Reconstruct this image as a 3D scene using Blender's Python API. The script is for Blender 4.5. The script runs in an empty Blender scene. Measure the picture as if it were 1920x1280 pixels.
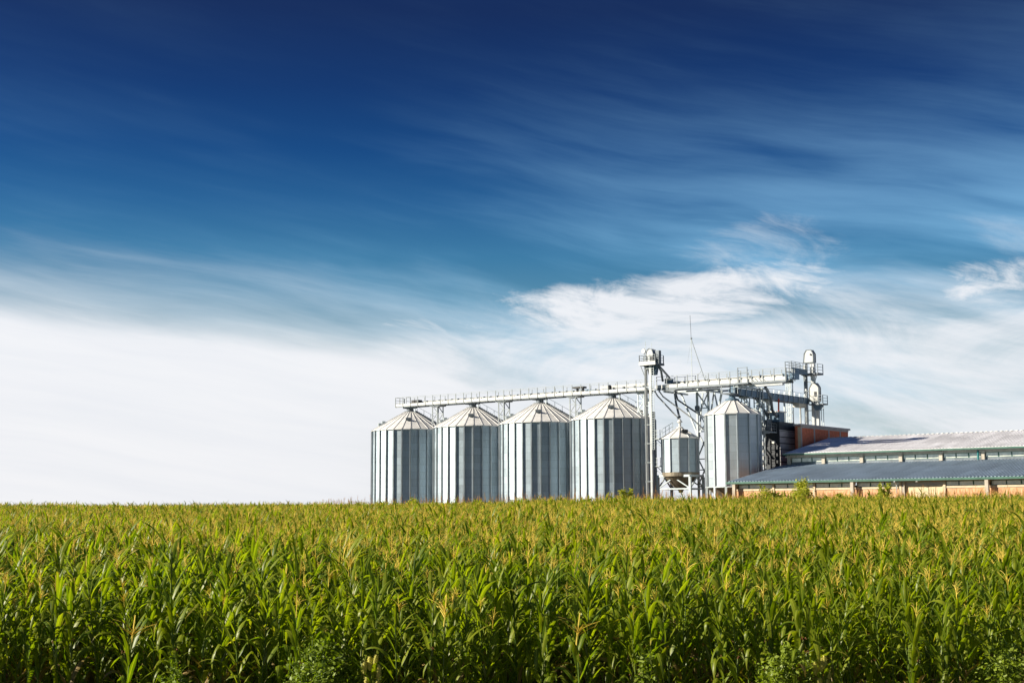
import bpy, math, random
from mathutils import Vector, Matrix

R = math.radians
random.seed(11)
sc = bpy.context.scene
COL = sc.collection

# ------------------------------------------------------------------ camera
F_PX, W_PX, H_PX = 2667.0, 1920.0, 1280.0
HORIZON, ROLL, CAM_H = 965.0, -0.004, 3.1
cam_d = bpy.data.cameras.new('camera')
cam = bpy.data.objects.new('camera', cam_d)
COL.objects.link(cam)
sc.camera = cam
cam_d.sensor_width = 36.0
cam_d.lens = 36.0 * F_PX / W_PX
cam_d.clip_start = 0.5
cam_d.clip_end = 9000
tilt = math.atan((HORIZON - H_PX / 2) / F_PX)
_fw = Vector((0, math.cos(tilt), math.sin(tilt)))
_up = Vector((0, -math.sin(tilt), math.cos(tilt)))
_rt = Vector((1, 0, 0))
_r2 = _rt * math.cos(ROLL) + _up * math.sin(ROLL)
_u2 = _up * math.cos(ROLL) - _rt * math.sin(ROLL)
m = Matrix.Identity(4)
for i in range(3):
    m[i][0], m[i][1], m[i][2] = _r2[i], _u2[i], -_fw[i]
m[2][3] = CAM_H
cam.matrix_world = m

# ------------------------------------------------------------------ sun + sky
SUN_EL, SUN_AZ = R(26), R(263)          # azimuth clockwise from +Y
sun_dir = Vector((math.sin(SUN_AZ) * math.cos(SUN_EL), math.cos(SUN_AZ) * math.cos(SUN_EL), math.sin(SUN_EL)))
sd = bpy.data.lights.new('sun', 'SUN')
so = bpy.data.objects.new('sun', sd)
COL.objects.link(so)
so.rotation_euler = (-sun_dir).to_track_quat('-Z', 'Y').to_euler()
so.location = (-60, 20, 60)
sd.energy = 5.0
sd.angle = R(0.5)
sd.color = (1.0, 0.90, 0.74)

world = bpy.data.worlds.new('World')
sc.world = world
world.use_nodes = True
NT = world.node_tree


class S:
    """a node socket with arithmetic"""
    nt = None

    def __init__(s, sock): s.s = sock

    @staticmethod
    def m(op, a, b=None, c=None, clamp=False):
        n = S.nt.nodes.new('ShaderNodeMath')
        n.operation = op
        n.use_clamp = clamp
        for i, v in enumerate((a, b, c)):
            if v is None: continue
            if isinstance(v, S): S.nt.links.new(v.s, n.inputs[i])
            else: n.inputs[i].default_value = v
        return S(n.outputs[0])

    def __add__(s, o): return S.m('ADD', s, o)
    __radd__ = __add__
    def __sub__(s, o): return S.m('SUBTRACT', s, o)
    def __rsub__(s, o): return S.m('SUBTRACT', o, s)
    def __mul__(s, o): return S.m('MULTIPLY', s, o)
    __rmul__ = __mul__
    def __truediv__(s, o): return S.m('DIVIDE', s, o)


def smooth(x, a, b, lo=0.0, hi=1.0):
    n = S.nt.nodes.new('ShaderNodeMapRange')
    n.interpolation_type = 'SMOOTHSTEP'
    S.nt.links.new(x.s, n.inputs[0])
    n.inputs[1].default_value, n.inputs[2].default_value = a, b
    n.inputs[3].default_value, n.inputs[4].default_value = lo, hi
    return S(n.outputs[0])


def ramp(x, a, b, stops, interp='B_SPLINE'):
    """piecewise colour table over a..b, stops = [(x, rgb), ...]"""
    n = S.nt.nodes.new('ShaderNodeValToRGB')
    n.color_ramp.interpolation = interp
    t = (x - a) / (b - a)
    S.nt.links.new(t.s, n.inputs[0])
    el = n.color_ramp.elements
    while len(el) < len(stops): el.new(0.5)
    for e, (p, c) in zip(el, stops):
        e.position = (p - a) / (b - a)
    for e, (p, c) in zip(el, stops):
        if not isinstance(c, (tuple, list)): c = (c, c, c)
        e.color = (c[0], c[1], c[2], 1)
    return S(n.outputs[0])


def noise(x, y, z=0.0, scale=1.0, detail=4.0, rough=0.55, dist=0.0):
    c = S.nt.nodes.new('ShaderNodeCombineXYZ')
    for i, v in enumerate((x, y, z)):
        if isinstance(v, S): S.nt.links.new(v.s, c.inputs[i])
        else: c.inputs[i].default_value = v
    n = S.nt.nodes.new('ShaderNodeTexNoise')
    n.inputs['Scale'].default_value = scale
    n.inputs['Detail'].default_value = detail
    n.inputs['Roughness'].default_value = rough
    n.inputs['Distortion'].default_value = dist
    S.nt.links.new(c.outputs[0], n.inputs['Vector'])
    return S(n.outputs['Fac'])


def mixc(f, a, b, mode='MIX'):
    n = S.nt.nodes.new('ShaderNodeMix')
    n.data_type = 'RGBA'
    n.blend_type = mode
    for i, v in ((0, f), (6, a), (7, b)):
        if isinstance(v, S): S.nt.links.new(v.s, n.inputs[i])
        elif i == 0: n.inputs[0].default_value = v
        else: n.inputs[i].default_value = (v[0], v[1], v[2], 1)
    return S(n.outputs[2])


S.nt = NT
bg = NT.nodes['Background']
SKY_STRENGTH = 0.085
sky = NT.nodes.new('ShaderNodeTexSky')
sky.sky_type = 'NISHITA'
sky.sun_disc = False
sky.sun_elevation = SUN_EL
sky.sun_rotation = SUN_AZ
tc = NT.nodes.new('ShaderNodeTexCoord')
sx = NT.nodes.new('ShaderNodeSeparateXYZ')
NT.links.new(tc.outputs['Generated'], sx.inputs[0])
DX, DY, DZ = (S(sx.outputs[i]) for i in range(3))
AZ = S.m('MULTIPLY', S.m('ARCTAN2', DX, DY), 57.29578)          # degrees right of the view axis
EL = S.m('MULTIPLY', S.m('ARCSINE', DZ), 57.29578)               # degrees above the horizon
# polarised, deep summer sky: the clear-sky colour is filtered by elevation
tint = ramp(EL, -2, 34, [(-1, (.33, .47, .56)), (3, (.31, .47, .55)), (6.5, (.26, .46, .53)), (8.6, (.210, .42, .53)), (10.3, (.125, .35, .51)),
                         (12.4, (.066, .235, .43)), (14.5, (.034, .150, .345)), (17, (.030, .100, .26)), (20, (.036, .074, .19)), (33, (.05, .09, .22))], 'LINEAR')
clear = mixc(1.0, S(sky.outputs[0]), tint, 'MULTIPLY')
# streak frame: cirrus bands run down to the right
warp = (noise(AZ, EL, 3.7, scale=0.045, detail=2) - 0.5) * 6.0
AL = AZ * 0.965 - EL * 0.26
AC = AZ * 0.20 + EL * 0.98 + warp * 0.55
fine = noise(AL * 0.075, AC * 0.50, 1.3, scale=1.0, detail=6, rough=0.55, dist=0.25)
hair = noise(AL * 0.11, AC * 1.5, 5.3, scale=1.0, detail=6, rough=0.6, dist=0.3)
broad = noise(AL * 0.030, AC * 0.15, 9.1, scale=1.0, detail=4, rough=0.5, dist=0.5)
puff = noise(AL * 0.12, AC * 0.36, 4.2, scale=1.0, detail=9, rough=0.64, dist=0.6)
puff2 = noise(AL * 0.30, AC * 0.80, 7.7, scale=1.0, detail=9, rough=0.66, dist=1.0)
wob = noise(AZ * 0.13, EL * 0.10, 2.2, scale=1.0, detail=3, rough=0.5)
# 1  thin high veil
veil = smooth(broad * 0.9 + fine * 0.42 + (hair - 0.5) * 0.20, 0.56, 1.0)
veil_w = ramp(EL, 0, 34, [(0, .8), (6, .66), (8, .62), (10, .55), (13, .30), (17, .10), (21, .05), (33, .04)], 'LINEAR')
veil_az = ramp(AZ, -180, 180, [(-170, .3), (-25, .34), (-8, .34), (3, .80), (10, 1.0), (30, 1.0), (170, .35)], 'LINEAR')
# 2  cloud bank lying on the horizon, higher and thicker to the left, looser to the right
edge = ramp(AZ, -60, 60, [(-55, .6), (-20, .825), (-12, .745), (-6, .69), (-2, .71), (1, .74), (6, .76), (12, .78), (22, .84), (50, .8)], 'LINEAR') * 10.0
loose = smooth(AZ, -8, 3, 0.0, 1.0)
bank_in = edge + (fine - 0.5) * (loose * 1.8 + 1.2) + (puff - 0.5) * (loose * 4.6 + 0.25) + (broad - 0.5) * loose * 3.0 - EL
bank_soft = smooth(bank_in, -2.1, 1.9)
bank_hard = smooth(bank_in, -0.45, 0.9) * 0.50 + smooth(bank_in + (fine - 0.5) * 2.2 + (hair - 0.5) * 1.6, -3.4, 1.2) * 0.50
bank = (bank_hard + (bank_soft - bank_hard) * loose) * (1.0 - loose * smooth(puff * 0.6 + fine * 0.5, 0.66, 0.42) * 0.52)
bank_w = ramp(AZ, -180, 180, [(-175, .55), (-60, .75), (-22, 1.0), (-6, .99), (2, .97), (9, .93), (22, .90), (70, .85), (125, .75), (175, .55)], 'LINEAR')  # unseen bank beside and behind the camera is raised as fill light
low = smooth(EL, 5.2, 1.0) * ramp(AZ, -180, 180, [(-175, .5), (-40, .9), (-4, .92), (4, .80), (20, .70), (70, .7), (125, .6), (175, .5)], 'LINEAR')  # low haze out of view is likewise weighted for fill
# 3  torn white clouds over the silos, on the right
rag = (puff - 0.5) * 2.6 + (puff2 - 0.5) * 2.4 + (hair - 0.5) * 1.3


def tuft(a0, a1, a2, a3, e0, slope, half, gain=1.3):
    win = smooth(AZ, a0, a1) * smooth(AZ, a3, a2)
    d_ = (EL - (AZ * slope + e0) + (wob - 0.5) * 2.6) / half
    body = smooth(d_ * d_, 3.0, 0.0)
    return smooth(win * body * gain + rag, 0.20, 1.55) * smooth(win * body, 0.0, 0.35)


t1 = tuft(-4.5, 3.0, 6.5, 16.5, 7.75, 0.085, 0.95, 1.3)
t2 = tuft(15.0, 18.5, 24, 30, 7.4, 0.085, 0.62, 1.15)
t3 = smooth(tuft(-9, -3, 0, 5.0, 7.55, -0.09, 0.30, 1.1), 0, 1) * 0.55
t4 = tuft(5, 9, 11, 15, 9.9, 0.05, 0.8, 0.8) * 0.38
torn = S.m('MAXIMUM', S.m('MAXIMUM', t1, t2), S.m('MAXIMUM', t3, t4))
torn_w = 0.95
cov = S.m('MAXIMUM', bank * bank_w, torn * torn_w)
clear = mixc(S.m('MULTIPLY', veil * veil_w, veil_az, clamp=True), clear, (2.3, 4.5, 6.4))
cov = S.m('MAXIMUM', cov, low)
cov = S.m('MULTIPLY', cov, 1.0, clamp=True)
white = mixc(smooth(EL, 0.5, 9), (5.25, 5.28, 5.42), (5.25, 5.35, 5.55))
white = mixc(1.0, white, ramp(fine * 0.5 + hair * 0.5, 0, 1, [(.30, (.925, .94, .965)), (.68, (1.03, 1.025, 1.02))], 'LINEAR'), 'MULTIPLY')
final = mixc(cov, clear, white)
NT.links.new(final.s, bg.inputs[0])
bg.inputs[1].default_value = SKY_STRENGTH

sc.view_settings.view_transform = 'Standard'
sc.view_settings.look = 'None'
sc.view_settings.exposure = 1.0
sc.view_settings.gamma = 1.0
sc.view_settings.use_curve_mapping = False

# ------------------------------------------------------------------ site frame
TH = 0.9068
ORG = Vector((14.344, 203.05))
UU = Vector((math.sin(TH), -math.cos(TH)))
VV = Vector((math.cos(TH), math.sin(TH)))
YAW = math.atan2(UU.y, UU.x)


def W(u, v, z=0.0):
    p = ORG + UU * u + VV * v
    return Vector((p.x, p.y, z))


def ground_z(x, y):
    d = max(0.0, y)
    t = min(1.0, max(0.0, (d - 20) / 130.0))
    g = (1.92 + 0.22 * math.tanh(x / 25.0)) * (t * 0.55 + 0.45 * t * t * (3 - 2 * t))
    if d > 240: g -= min(9.0, (d - 240) * 0.03)
    g += 0.10 * math.sin(x * 0.045 + 1.0) * math.sin(y * 0.037) * min(1, d / 60)
    return g


SITE = 1.95

# ------------------------------------------------------------------ object helpers


def prop(o, label=None, cat=None, group=None, kind=None):
    if label: o['label'] = label
    if cat: o['category'] = cat
    if group: o['group'] = group
    if kind: o['kind'] = kind
    return o


def thing(name, label, cat, u=0, v=0, z=SITE, group=None, rot=0.0, world=None):
    o = bpy.data.objects.new(name, None)
    COL.objects.link(o)
    o.empty_display_size = 0.3
    o.location = world if world is not None else W(u, v, z)
    o.rotation_euler = (0, 0, (0 if world is not None else YAW) + rot)
    return prop(o, label, cat, group)


def put(name, mesh, parent=None, loc=(0, 0, 0), rot=(0, 0, 0), scale=None, kind=None):
    o = bpy.data.objects.new(name, mesh)
    COL.objects.link(o)
    o.parent = parent
    o.location = loc
    o.rotation_euler = rot
    if scale: o.scale = scale
    if kind: o['kind'] = kind
    return o


class MB:
    def __init__(s):
        s.v, s.f, s.mi, s.cur = [], [], [], 0

    def poly(s, pts):
        n = len(s.v)
        s.v += [tuple(p) for p in pts]
        s.f.append(tuple(range(n, n + len(pts))))
        s.mi.append(s.cur)
        return s

    def box(s, x0, x1, y0, y1, z0, z1):
        n = len(s.v)
        s.v += [(x, y, z) for z in (z0, z1) for (x, y) in ((x0, y0), (x1, y0), (x1, y1), (x0, y1))]
        s.f += [tuple(n + i for i in q) for q in ((3, 2, 1, 0), (4, 5, 6, 7), (0, 1, 5, 4), (1, 2, 6, 5), (2, 3, 7, 6), (3, 0, 4, 7))]
        s.mi += [s.cur] * 6
        return s

    def bar(s, p, q, w=0.1, h=None):
        h = h or w
        p, q = Vector(p), Vector(q)
        d = (q - p).normalized()
        a = d.cross(Vector((0, 0, 1)))
        if a.length < 1e-3: a = Vector((1, 0, 0))
        a.normalize()
        b = a.cross(d)
        n = len(s.v)
        for c in (p, q):
            for (i, j) in ((-1, -1), (1, -1), (1, 1), (-1, 1)):
                s.v.append(tuple(c + a * (i * w / 2) + b * (j * h / 2)))
        s.f += [tuple(n + i for i in k) for k in ((0, 1, 2, 3), (7, 6, 5, 4), (0, 4, 5, 1), (1, 5, 6, 2), (2, 6, 7, 3), (3, 7, 4, 0))]
        s.mi += [s.cur] * 6
        return s

    def tube(s, pts, r, n=8, cap=True):
        pts = [Vector(p) for p in pts]
        rs = r if isinstance(r, (list, tuple)) else [r] * len(pts)
        base = len(s.v)
        for k, p in enumerate(pts):
            d = (pts[min(k + 1, len(pts) - 1)] - pts[max(k - 1, 0)]).normalized()
            a = d.cross(Vector((0, 0, 1)))
            if a.length < 1e-3: a = Vector((1, 0, 0))
            a.normalize()
            b = a.cross(d)
            for i in range(n):
                t = 2 * math.pi * i / n
                s.v.append(tuple(p + (a * math.cos(t) + b * math.sin(t)) * rs[k]))
        for k in range(len(pts) - 1):
            for i in range(n):
                j = (i + 1) % n
                s.f.append((base + k * n + i, base + k * n + j, base + (k + 1) * n + j, base + (k + 1) * n + i))
                s.mi.append(s.cur)
        if cap:
            s.f.append(tuple(base + i for i in reversed(range(n))))
            s.f.append(tuple(base + (len(pts) - 1) * n + i for i in range(n)))
            s.mi += [s.cur] * 2
        return s

    def lathe(s, prof, n=24, cap_top=False, cap_bot=False):
        base = len(s.v)
        for (r, z) in prof:
            for i in range(n):
                t = 2 * math.pi * i / n
                s.v.append((r * math.cos(t), r * math.sin(t), z))
        for k in range(len(prof) - 1):
            for i in range(n):
                j = (i + 1) % n
                s.f.append((base + k * n + i, base + k * n + j, base + (k + 1) * n + j, base + (k + 1) * n + i))
                s.mi.append(s.cur)
        if cap_top:
            s.f.append(tuple(base + (len(prof) - 1) * n + i for i in range(n))); s.mi.append(s.cur)
        if cap_bot:
            s.f.append(tuple(base + i for i in reversed(range(n)))); s.mi.append(s.cur)
        return s

    def prism(s, outline, axis, a, b):
        """extrude a 2-D outline along axis 0/1/2 from a to b"""
        def P(t, p):
            q = list(p)
            q.insert(axis, t)
            return tuple(q)
        n, k = len(s.v), len(outline)
        s.v += [P(a, p) for p in outline] + [P(b, p) for p in outline]
        s.f.append(tuple(n + i for i in range(k)))
        s.f.append(tuple(n + k + i for i in reversed(range(k))))
        for i in range(k):
            j = (i + 1) % k
            s.f.append((n + j, n + i, n + k + i, n + k + j))
        s.mi += [s.cur] * (k + 2)
        return s

    def mesh(s, name, mat, smooth=False, fix=True):
        me = bpy.data.meshes.new(name)
        me.from_pydata(s.v, [], s.f)
        for mm in (mat if isinstance(mat, (list, tuple)) else [mat]): me.materials.append(mm)
        if any(s.mi): me.polygons.foreach_set('material_index', s.mi)
        if fix:
            import bmesh
            bm = bmesh.new()
            bm.from_mesh(me)
            bmesh.ops.recalc_face_normals(bm, faces=bm.faces)
            bm.to_mesh(me)
            bm.free()
        if smooth: me.polygons.foreach_set('use_smooth', [True] * len(me.polygons))
        me.update()
        return me

    def put(s, name, mat, parent=None, loc=(0, 0, 0), rot=(0, 0, 0), smooth=False, kind=None):
        return put(name, s.mesh(name, mat, smooth), parent, loc, rot, kind=kind)


# ------------------------------------------------------------------ materials


def newmat(name):
    mt = bpy.data.materials.new(name)
    mt.use_nodes = True
    S.nt = mt.node_tree
    return mt, mt.node_tree.nodes['Principled BSDF']


def setc(sock, v):
    if isinstance(v, S): S.nt.links.new(v.s, sock)
    elif isinstance(v, (tuple, list)): sock.default_value = (v[0], v[1], v[2], 1)
    else: sock.default_value = v


def coords(kind='Object'):
    t = S.nt.nodes.new('ShaderNodeTexCoord')
    x = S.nt.nodes.new('ShaderNodeSeparateXYZ')
    S.nt.links.new(t.outputs[kind], x.inputs[0])
    return [S(x.outputs[i]) for i in range(3)]


def rnd():
    n = S.nt.nodes.new('ShaderNodeObjectInfo')
    return S(n.outputs['Random'])


def simple(name, col, rough=0.6, metal=0.0, spec=0.4, var=0.25, scale=1.2, stretch=1.0):
    """weathered paint / metal / concrete: two-octave mottling and streaks"""
    mt, b = newmat(name)
    x, y, z = coords()
    n = noise(x, y, z * stretch, scale=scale, detail=6, rough=0.6)
    n2 = noise(x * 3.0, y * 3.0, z * 0.35, 5.0, scale, 4) if False else noise(x * 3.0, y * 3.0, z * 0.35, scale=scale, detail=4)
    k = smooth(n * 0.6 + n2 * 0.4, 0.30, 0.68)
    lo = tuple(c * (1 - var) for c in col)
    hi = tuple(min(1, c * (1 + var * 0.6)) for c in col)
    setc(b.inputs['Base Color'], mixc(k, lo, hi))
    b.inputs['Metallic'].default_value = metal
    setc(b.inputs['Roughness'], smooth(n2, 0.2, 0.8, rough * 0.85, min(1, rough * 1.15)))
    b.inputs['Specular IOR Level'].default_value = spec
    return mt


def galvanised(name, col, metal, rough, corr=0.55, pitch=62.0, ring=1.12):
    """corrugated zinc sheet: the profile is put into the normal; ring seams and zinc spangle in the colour"""
    mt, b = newmat(name)
    x, y, z = coords()
    r = rnd()
    sheet = S.m('FLOOR', z / ring)
    wn = S.nt.nodes.new('ShaderNodeTexWhiteNoise')
    wn.noise_dimensions = '2D'
    cc = S.nt.nodes.new('ShaderNodeCombineXYZ')
    S.nt.links.new(sheet.s, cc.inputs[0]); S.nt.links.new(r.s, cc.inputs[1])
    S.nt.links.new(cc.outputs[0], wn.inputs['Vector'])
    per = S(wn.outputs['Value'])
    fr = S.m('FRACT', z / ring)
    seam = smooth(S.m('ABSOLUTE', fr - 0.5), 0.462, 0.495)
    sp = noise(x, y, z, scale=2.2, detail=5)
    st = noise(x * 2.2, y * 2.2, z * 0.12, scale=1.4, detail=5)
    k = (per - 0.5) * 0.16 + (r - 0.5) * 0.12 + (sp - 0.5) * 0.22 + (st - 0.5) * 0.35 - seam * 0.22 + 1.0
    cn = S.nt.nodes.new('ShaderNodeCombineXYZ')
    for i in range(3): S.nt.links.new((k * col[i]).s, cn.inputs[i])
    S.nt.links.new(cn.outputs[0], b.inputs['Base Color'])
    b.inputs['Metallic'].default_value = metal
    setc(b.inputs['Roughness'], (per - 0.5) * 0.08 + (sp - 0.5) * 0.15 + rough)
    if corr > 0:
        ge = S.nt.nodes.new('ShaderNodeNewGeometry')
        wv = S.m('SINE', z * pitch) * corr
        cz = S.nt.nodes.new('ShaderNodeCombineXYZ')
        S.nt.links.new(wv.s, cz.inputs[2])
        va = S.nt.nodes.new('ShaderNodeVectorMath')
        S.nt.links.new(ge.outputs['Normal'], va.inputs[0]); S.nt.links.new(cz.outputs[0], va.inputs[1])
        vn = S.nt.nodes.new('ShaderNodeVectorMath')
        vn.operation = 'NORMALIZE'
        S.nt.links.new(va.outputs[0], vn.inputs[0])
        S.nt.links.new(vn.outputs[0], b.inputs['Normal'])
    return mt


M = {}
M['wall'] = galvanised('galvanised_corrugated_wall', (0.387, 0.471, 0.537), 0.66, 0.55)
M['wall5'] = galvanised('galvanised_wall_weathered', (0.405, 0.471, 0.519), 0.66, 0.55)
M['rib'] = simple('galvanised_stiffener', (.33, .37, .40), 0.5, 0.7, var=.2)
M['roofz'] = simple('galvanised_roof_sheet', (0.671, 0.671, 0.662), 0.55, 0.1, var=.14, scale=.8)
M['cone'] = simple('hopper_cone_plate', (0.231, 0.198, 0.149), 0.55, 0.4, var=.3)
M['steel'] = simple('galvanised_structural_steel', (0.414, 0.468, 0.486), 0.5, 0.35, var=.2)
M['rail'] = simple('railing_steel', (0.228, 0.257, 0.275), 0.5, 0.3, var=.2)
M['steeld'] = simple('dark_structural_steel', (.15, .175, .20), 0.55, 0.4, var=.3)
M['white'] = simple('white_coated_sheet', (0.518, 0.533, 0.533), 0.45, 0.1, var=.14)
M['trunk'] = simple('elevator_trunk_sheet', (0.406, 0.427, 0.434), 0.45, 0.25, var=.16)
M['cream'] = simple('cream_conveyor_cover', (0.496, 0.496, 0.464), 0.5, 0.1, var=.16)
M['blue'] = simple('blue_grey_paint', (.10, .165, .235), 0.5, 0.1, var=.25)
M['dark'] = simple('shade_dark_cladding', (.045, .052, .062), 0.55, 0.1, var=.3)  # silo shade on the dryer front is put into this dark tone
M['band'] = simple('grey_cladding_panel', (0.468, 0.476, 0.501), 0.5, 0.1, var=.15)
M['black'] = simple('black_rubber_and_motors', (.03, .032, .036), 0.5, 0.0, var=.3)
M['red'] = simple('red_pipe_paint', (.42, .05, .03), 0.5, 0.0, var=.2)
M['brickr'] = simple('red_brown_brick', (0.570, 0.175, 0.097), 0.85, 0.0, spec=.2, var=.3, scale=2.5)
M['brickp'] = simple('frame_concrete', (.42, .41, .40), 0.85, 0.0, spec=.2, var=.2)
M['brick'] = simple('orange_brick', (0.636, 0.370, 0.215), 0.85, 0.0, spec=.2, var=.28, scale=2.0)
M['concrete'] = simple('pale_concrete', (0.446, 0.403, 0.338), 0.85, 0.0, spec=.2, var=.22, scale=1.5)
M['creamw'] = simple('cream_render', (0.554, 0.470, 0.336), 0.85, 0.0, spec=.2, var=.18)
M['green'] = simple('green_gutter_paint', (0.055, 0.136, 0.106), 0.45, 0.0, var=.25)
M['teal'] = simple('teal_pipe_paint', (.02, .16, .16), 0.45, 0.0, var=.2)


def roofsheet(name, col, rough, lap, wid=1.05):
    mt, b = newmat(name)
    x, y, z = coords()
    def cell(i, j):
        c = S.nt.nodes.new('ShaderNodeCombineXYZ')
        S.nt.links.new(i.s, c.inputs[0]); S.nt.links.new(j.s, c.inputs[1])
        w = S.nt.nodes.new('ShaderNodeTexWhiteNoise'); w.noise_dimensions = '2D'
        S.nt.links.new(c.outputs[0], w.inputs['Vector'])
        return S(w.outputs['Value'])
    sh = cell(S.m('FLOOR', x / wid), S.m('FLOOR', y / lap))
    run = noise(x * 2.6, y * 0.16, 0.0, scale=1.0, detail=5)
    blot = noise(x, y, 0.0, scale=0.22, detail=5)
    edge = smooth(S.m('ABSOLUTE', S.m('FRACT', y / lap) - 0.5), 0.478, 0.495)
    k = 1.0 + (sh - 0.5) * 0.20 + (run - 0.5) * 0.50 + (blot - 0.5) * 0.55 - edge * 0.25
    c = S.nt.nodes.new('ShaderNodeCombineXYZ')
    for i in range(3): S.nt.links.new((k * col[i]).s, c.inputs[i])
    setc(b.inputs['Base Color'], S(c.outputs[0]))
    setc(b.inputs['Roughness'], (blot - 0.5) * 0.2 + rough)
    b.inputs['Specular IOR Level'].default_value = 0.35
    return mt


M['rooflow'] = roofsheet('blue_grey_roof_sheet', (.255, .325, .405), 0.55, 5.1)
M['roofup'] = roofsheet('pale_fibre_cement_roof', (.76, .76, .79), 0.75, 4.4)
M['lamp'] = simple('white_lamp_housing', (0.680, 0.663, 0.612), 0.4, 0.0, var=.08)
M['roller'] = simple('pale_sliding_door', (0.561, 0.476, 0.306), 0.6, 0.1, var=.18)
M['soil'] = simple('field_soil', (.085, .060, .036), 0.95, 0.0, spec=.1, var=.4, scale=.8)
mt, b = newmat('painted_reflection_glass')
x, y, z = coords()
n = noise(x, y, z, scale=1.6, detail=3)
setc(b.inputs['Base Color'], mixc(smooth(n, .35, .65), (.50, .54, .50), (.70, .71, .64)))  # reflected sky and field are put into the pale pane colour
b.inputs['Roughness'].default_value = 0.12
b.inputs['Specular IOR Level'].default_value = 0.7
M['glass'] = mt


def leafmat(name, lo, hi, tip, rough=0.36, trans=0.28, vein=True):
    mt, b = newmat(name)
    nt = S.nt
    uv = nt.nodes.new('ShaderNodeUVMap'); uv.uv_map = 'UVMap'
    sx = nt.nodes.new('ShaderNodeSeparateXYZ')
    nt.links.new(uv.outputs[0], sx.inputs[0])
    U_, V_ = S(sx.outputs[0]), S(sx.outputs[1])
    r = rnd()
    x, y, z = coords()
    n = noise(x, y, z, scale=6.0, detail=4)
    c = mixc(S.m('MULTIPLY', r * 0.6 + n * 0.55 - 0.08, 1.0, clamp=True), lo, hi)
    if vein:
        mid = smooth(S.m('ABSOLUTE', U_ - 0.5), 0.075, 0.03)
        c = mixc(mid * 0.65, c, (hi[0] * 1.7, hi[1] * 1.45, hi[2] * 3))
        par = noise(U_ * 26.0, V_ * 0.9, r * 9.0, scale=1.0, detail=2)
        c = mixc(smooth(par, .5, .7) * 0.28, c, (lo[0] * .7, lo[1] * .7, lo[2] * .7))
        dry = smooth(V_ + (n - .5) * .5 + (r - .5) * .5, 0.95, 1.22)
        c = mixc(dry, c, tip)
    setc(b.inputs['Base Color'], c)
    b.inputs['Roughness'].default_value = rough
    b.inputs['Specular IOR Level'].default_value = 0.40
    tr = nt.nodes.new('ShaderNodeBsdfTranslucent')
    tc_ = mixc(1.0, c, (1.55, 1.65, .30), 'MULTIPLY')
    nt.links.new(tc_.s, tr.inputs['Color'])
    mx = nt.nodes.new('ShaderNodeMixShader')
    mx.inputs[0].default_value = trans
    nt.links.new(b.outputs[0], mx.inputs[1]); nt.links.new(tr.outputs[0], mx.inputs[2])
    nt.links.new(mx.outputs[0], nt.nodes['Material Output'].inputs[0])
    return mt


M['leaf'] = leafmat('corn_leaf', (.050, .120, .005), (.285, .325, .020), (.40, .32, .06), rough=.42, trans=.50)
M['leafdry'] = leafmat('dry_corn_leaf', (.16, .12, .035), (.30, .22, .07), (.34, .22, .09), rough=.5)
M['stalk'] = leafmat('corn_stalk', (.06, .125, .01), (.17, .21, .03), (.2, .15, .04), rough=.5, trans=.08, vein=False)
M['tassel'] = leafmat('corn_tassel', (.52, .39, .045), (.84, .66, .13), (.3, .2, .07), rough=.7, trans=.22, vein=False)
M['silk'] = leafmat('corn_silk', (.14, .055, .018), (.28, .12, .04), (.2, .1, .05), rough=.7, trans=.15, vein=False)
M['husk'] = leafmat('corn_husk', (.09, .13, .025), (.19, .21, .05), (.25, .2, .06), rough=.5, trans=.15, vein=False)
M['weed'] = leafmat('weed_leaf', (.12, .19, .014), (.28, .33, .03), (.2, .18, .03), rough=.5, trans=.3, vein=False)
M['seed'] = leafmat('seed_head', (.42, .40, .07), (.62, .56, .13), (.3, .2, .07), rough=.8, trans=.25, vein=False)
M['drygrass'] = leafmat('dry_grass', (.46, .26, .09), (.66, .42, .16), (.3, .2, .07), rough=.8, trans=.25, vein=False)
M['bush'] = leafmat('shrub_leaf', (.20, .24, .015), (.40, .40, .05), (.2, .18, .03), rough=.45, trans=.3, vein=False)
M['bark'] = simple('bark', (.12, .085, .05), 0.9, 0.0, spec=.2, var=.3)

# ------------------------------------------------------------------ ground
nx, ny = 60, 90
vs, fs = [], []
ys = [-60 + 12 * i for i in range(30)] + [300 + 30 * i for i in range(20)] + [900 + 190 * i for i in range(40)]
xs = [-4000, -2500, -1500, -1000, -700] + [-500 + 20 * i for i in range(51)] + [700, 1000, 1500, 2500, 4000]
for yv in ys:
    for xv in xs: vs.append((xv, yv, ground_z(xv, yv)))
k = len(xs)
for j in range(len(ys) - 1):
    for i in range(k - 1): fs.append((j * k + i, j * k + i + 1, (j + 1) * k + i + 1, (j + 1) * k + i))
gm = bpy.data.meshes.new('ground')
gm.from_pydata(vs, [], fs)
gm.materials.append(M['soil'])
gm.polygons.foreach_set('use_smooth', [True] * len(gm.polygons))
ground = put('ground', gm)
ground['kind'] = 'structure'

# ------------------------------------------------------------------ silos


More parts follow.
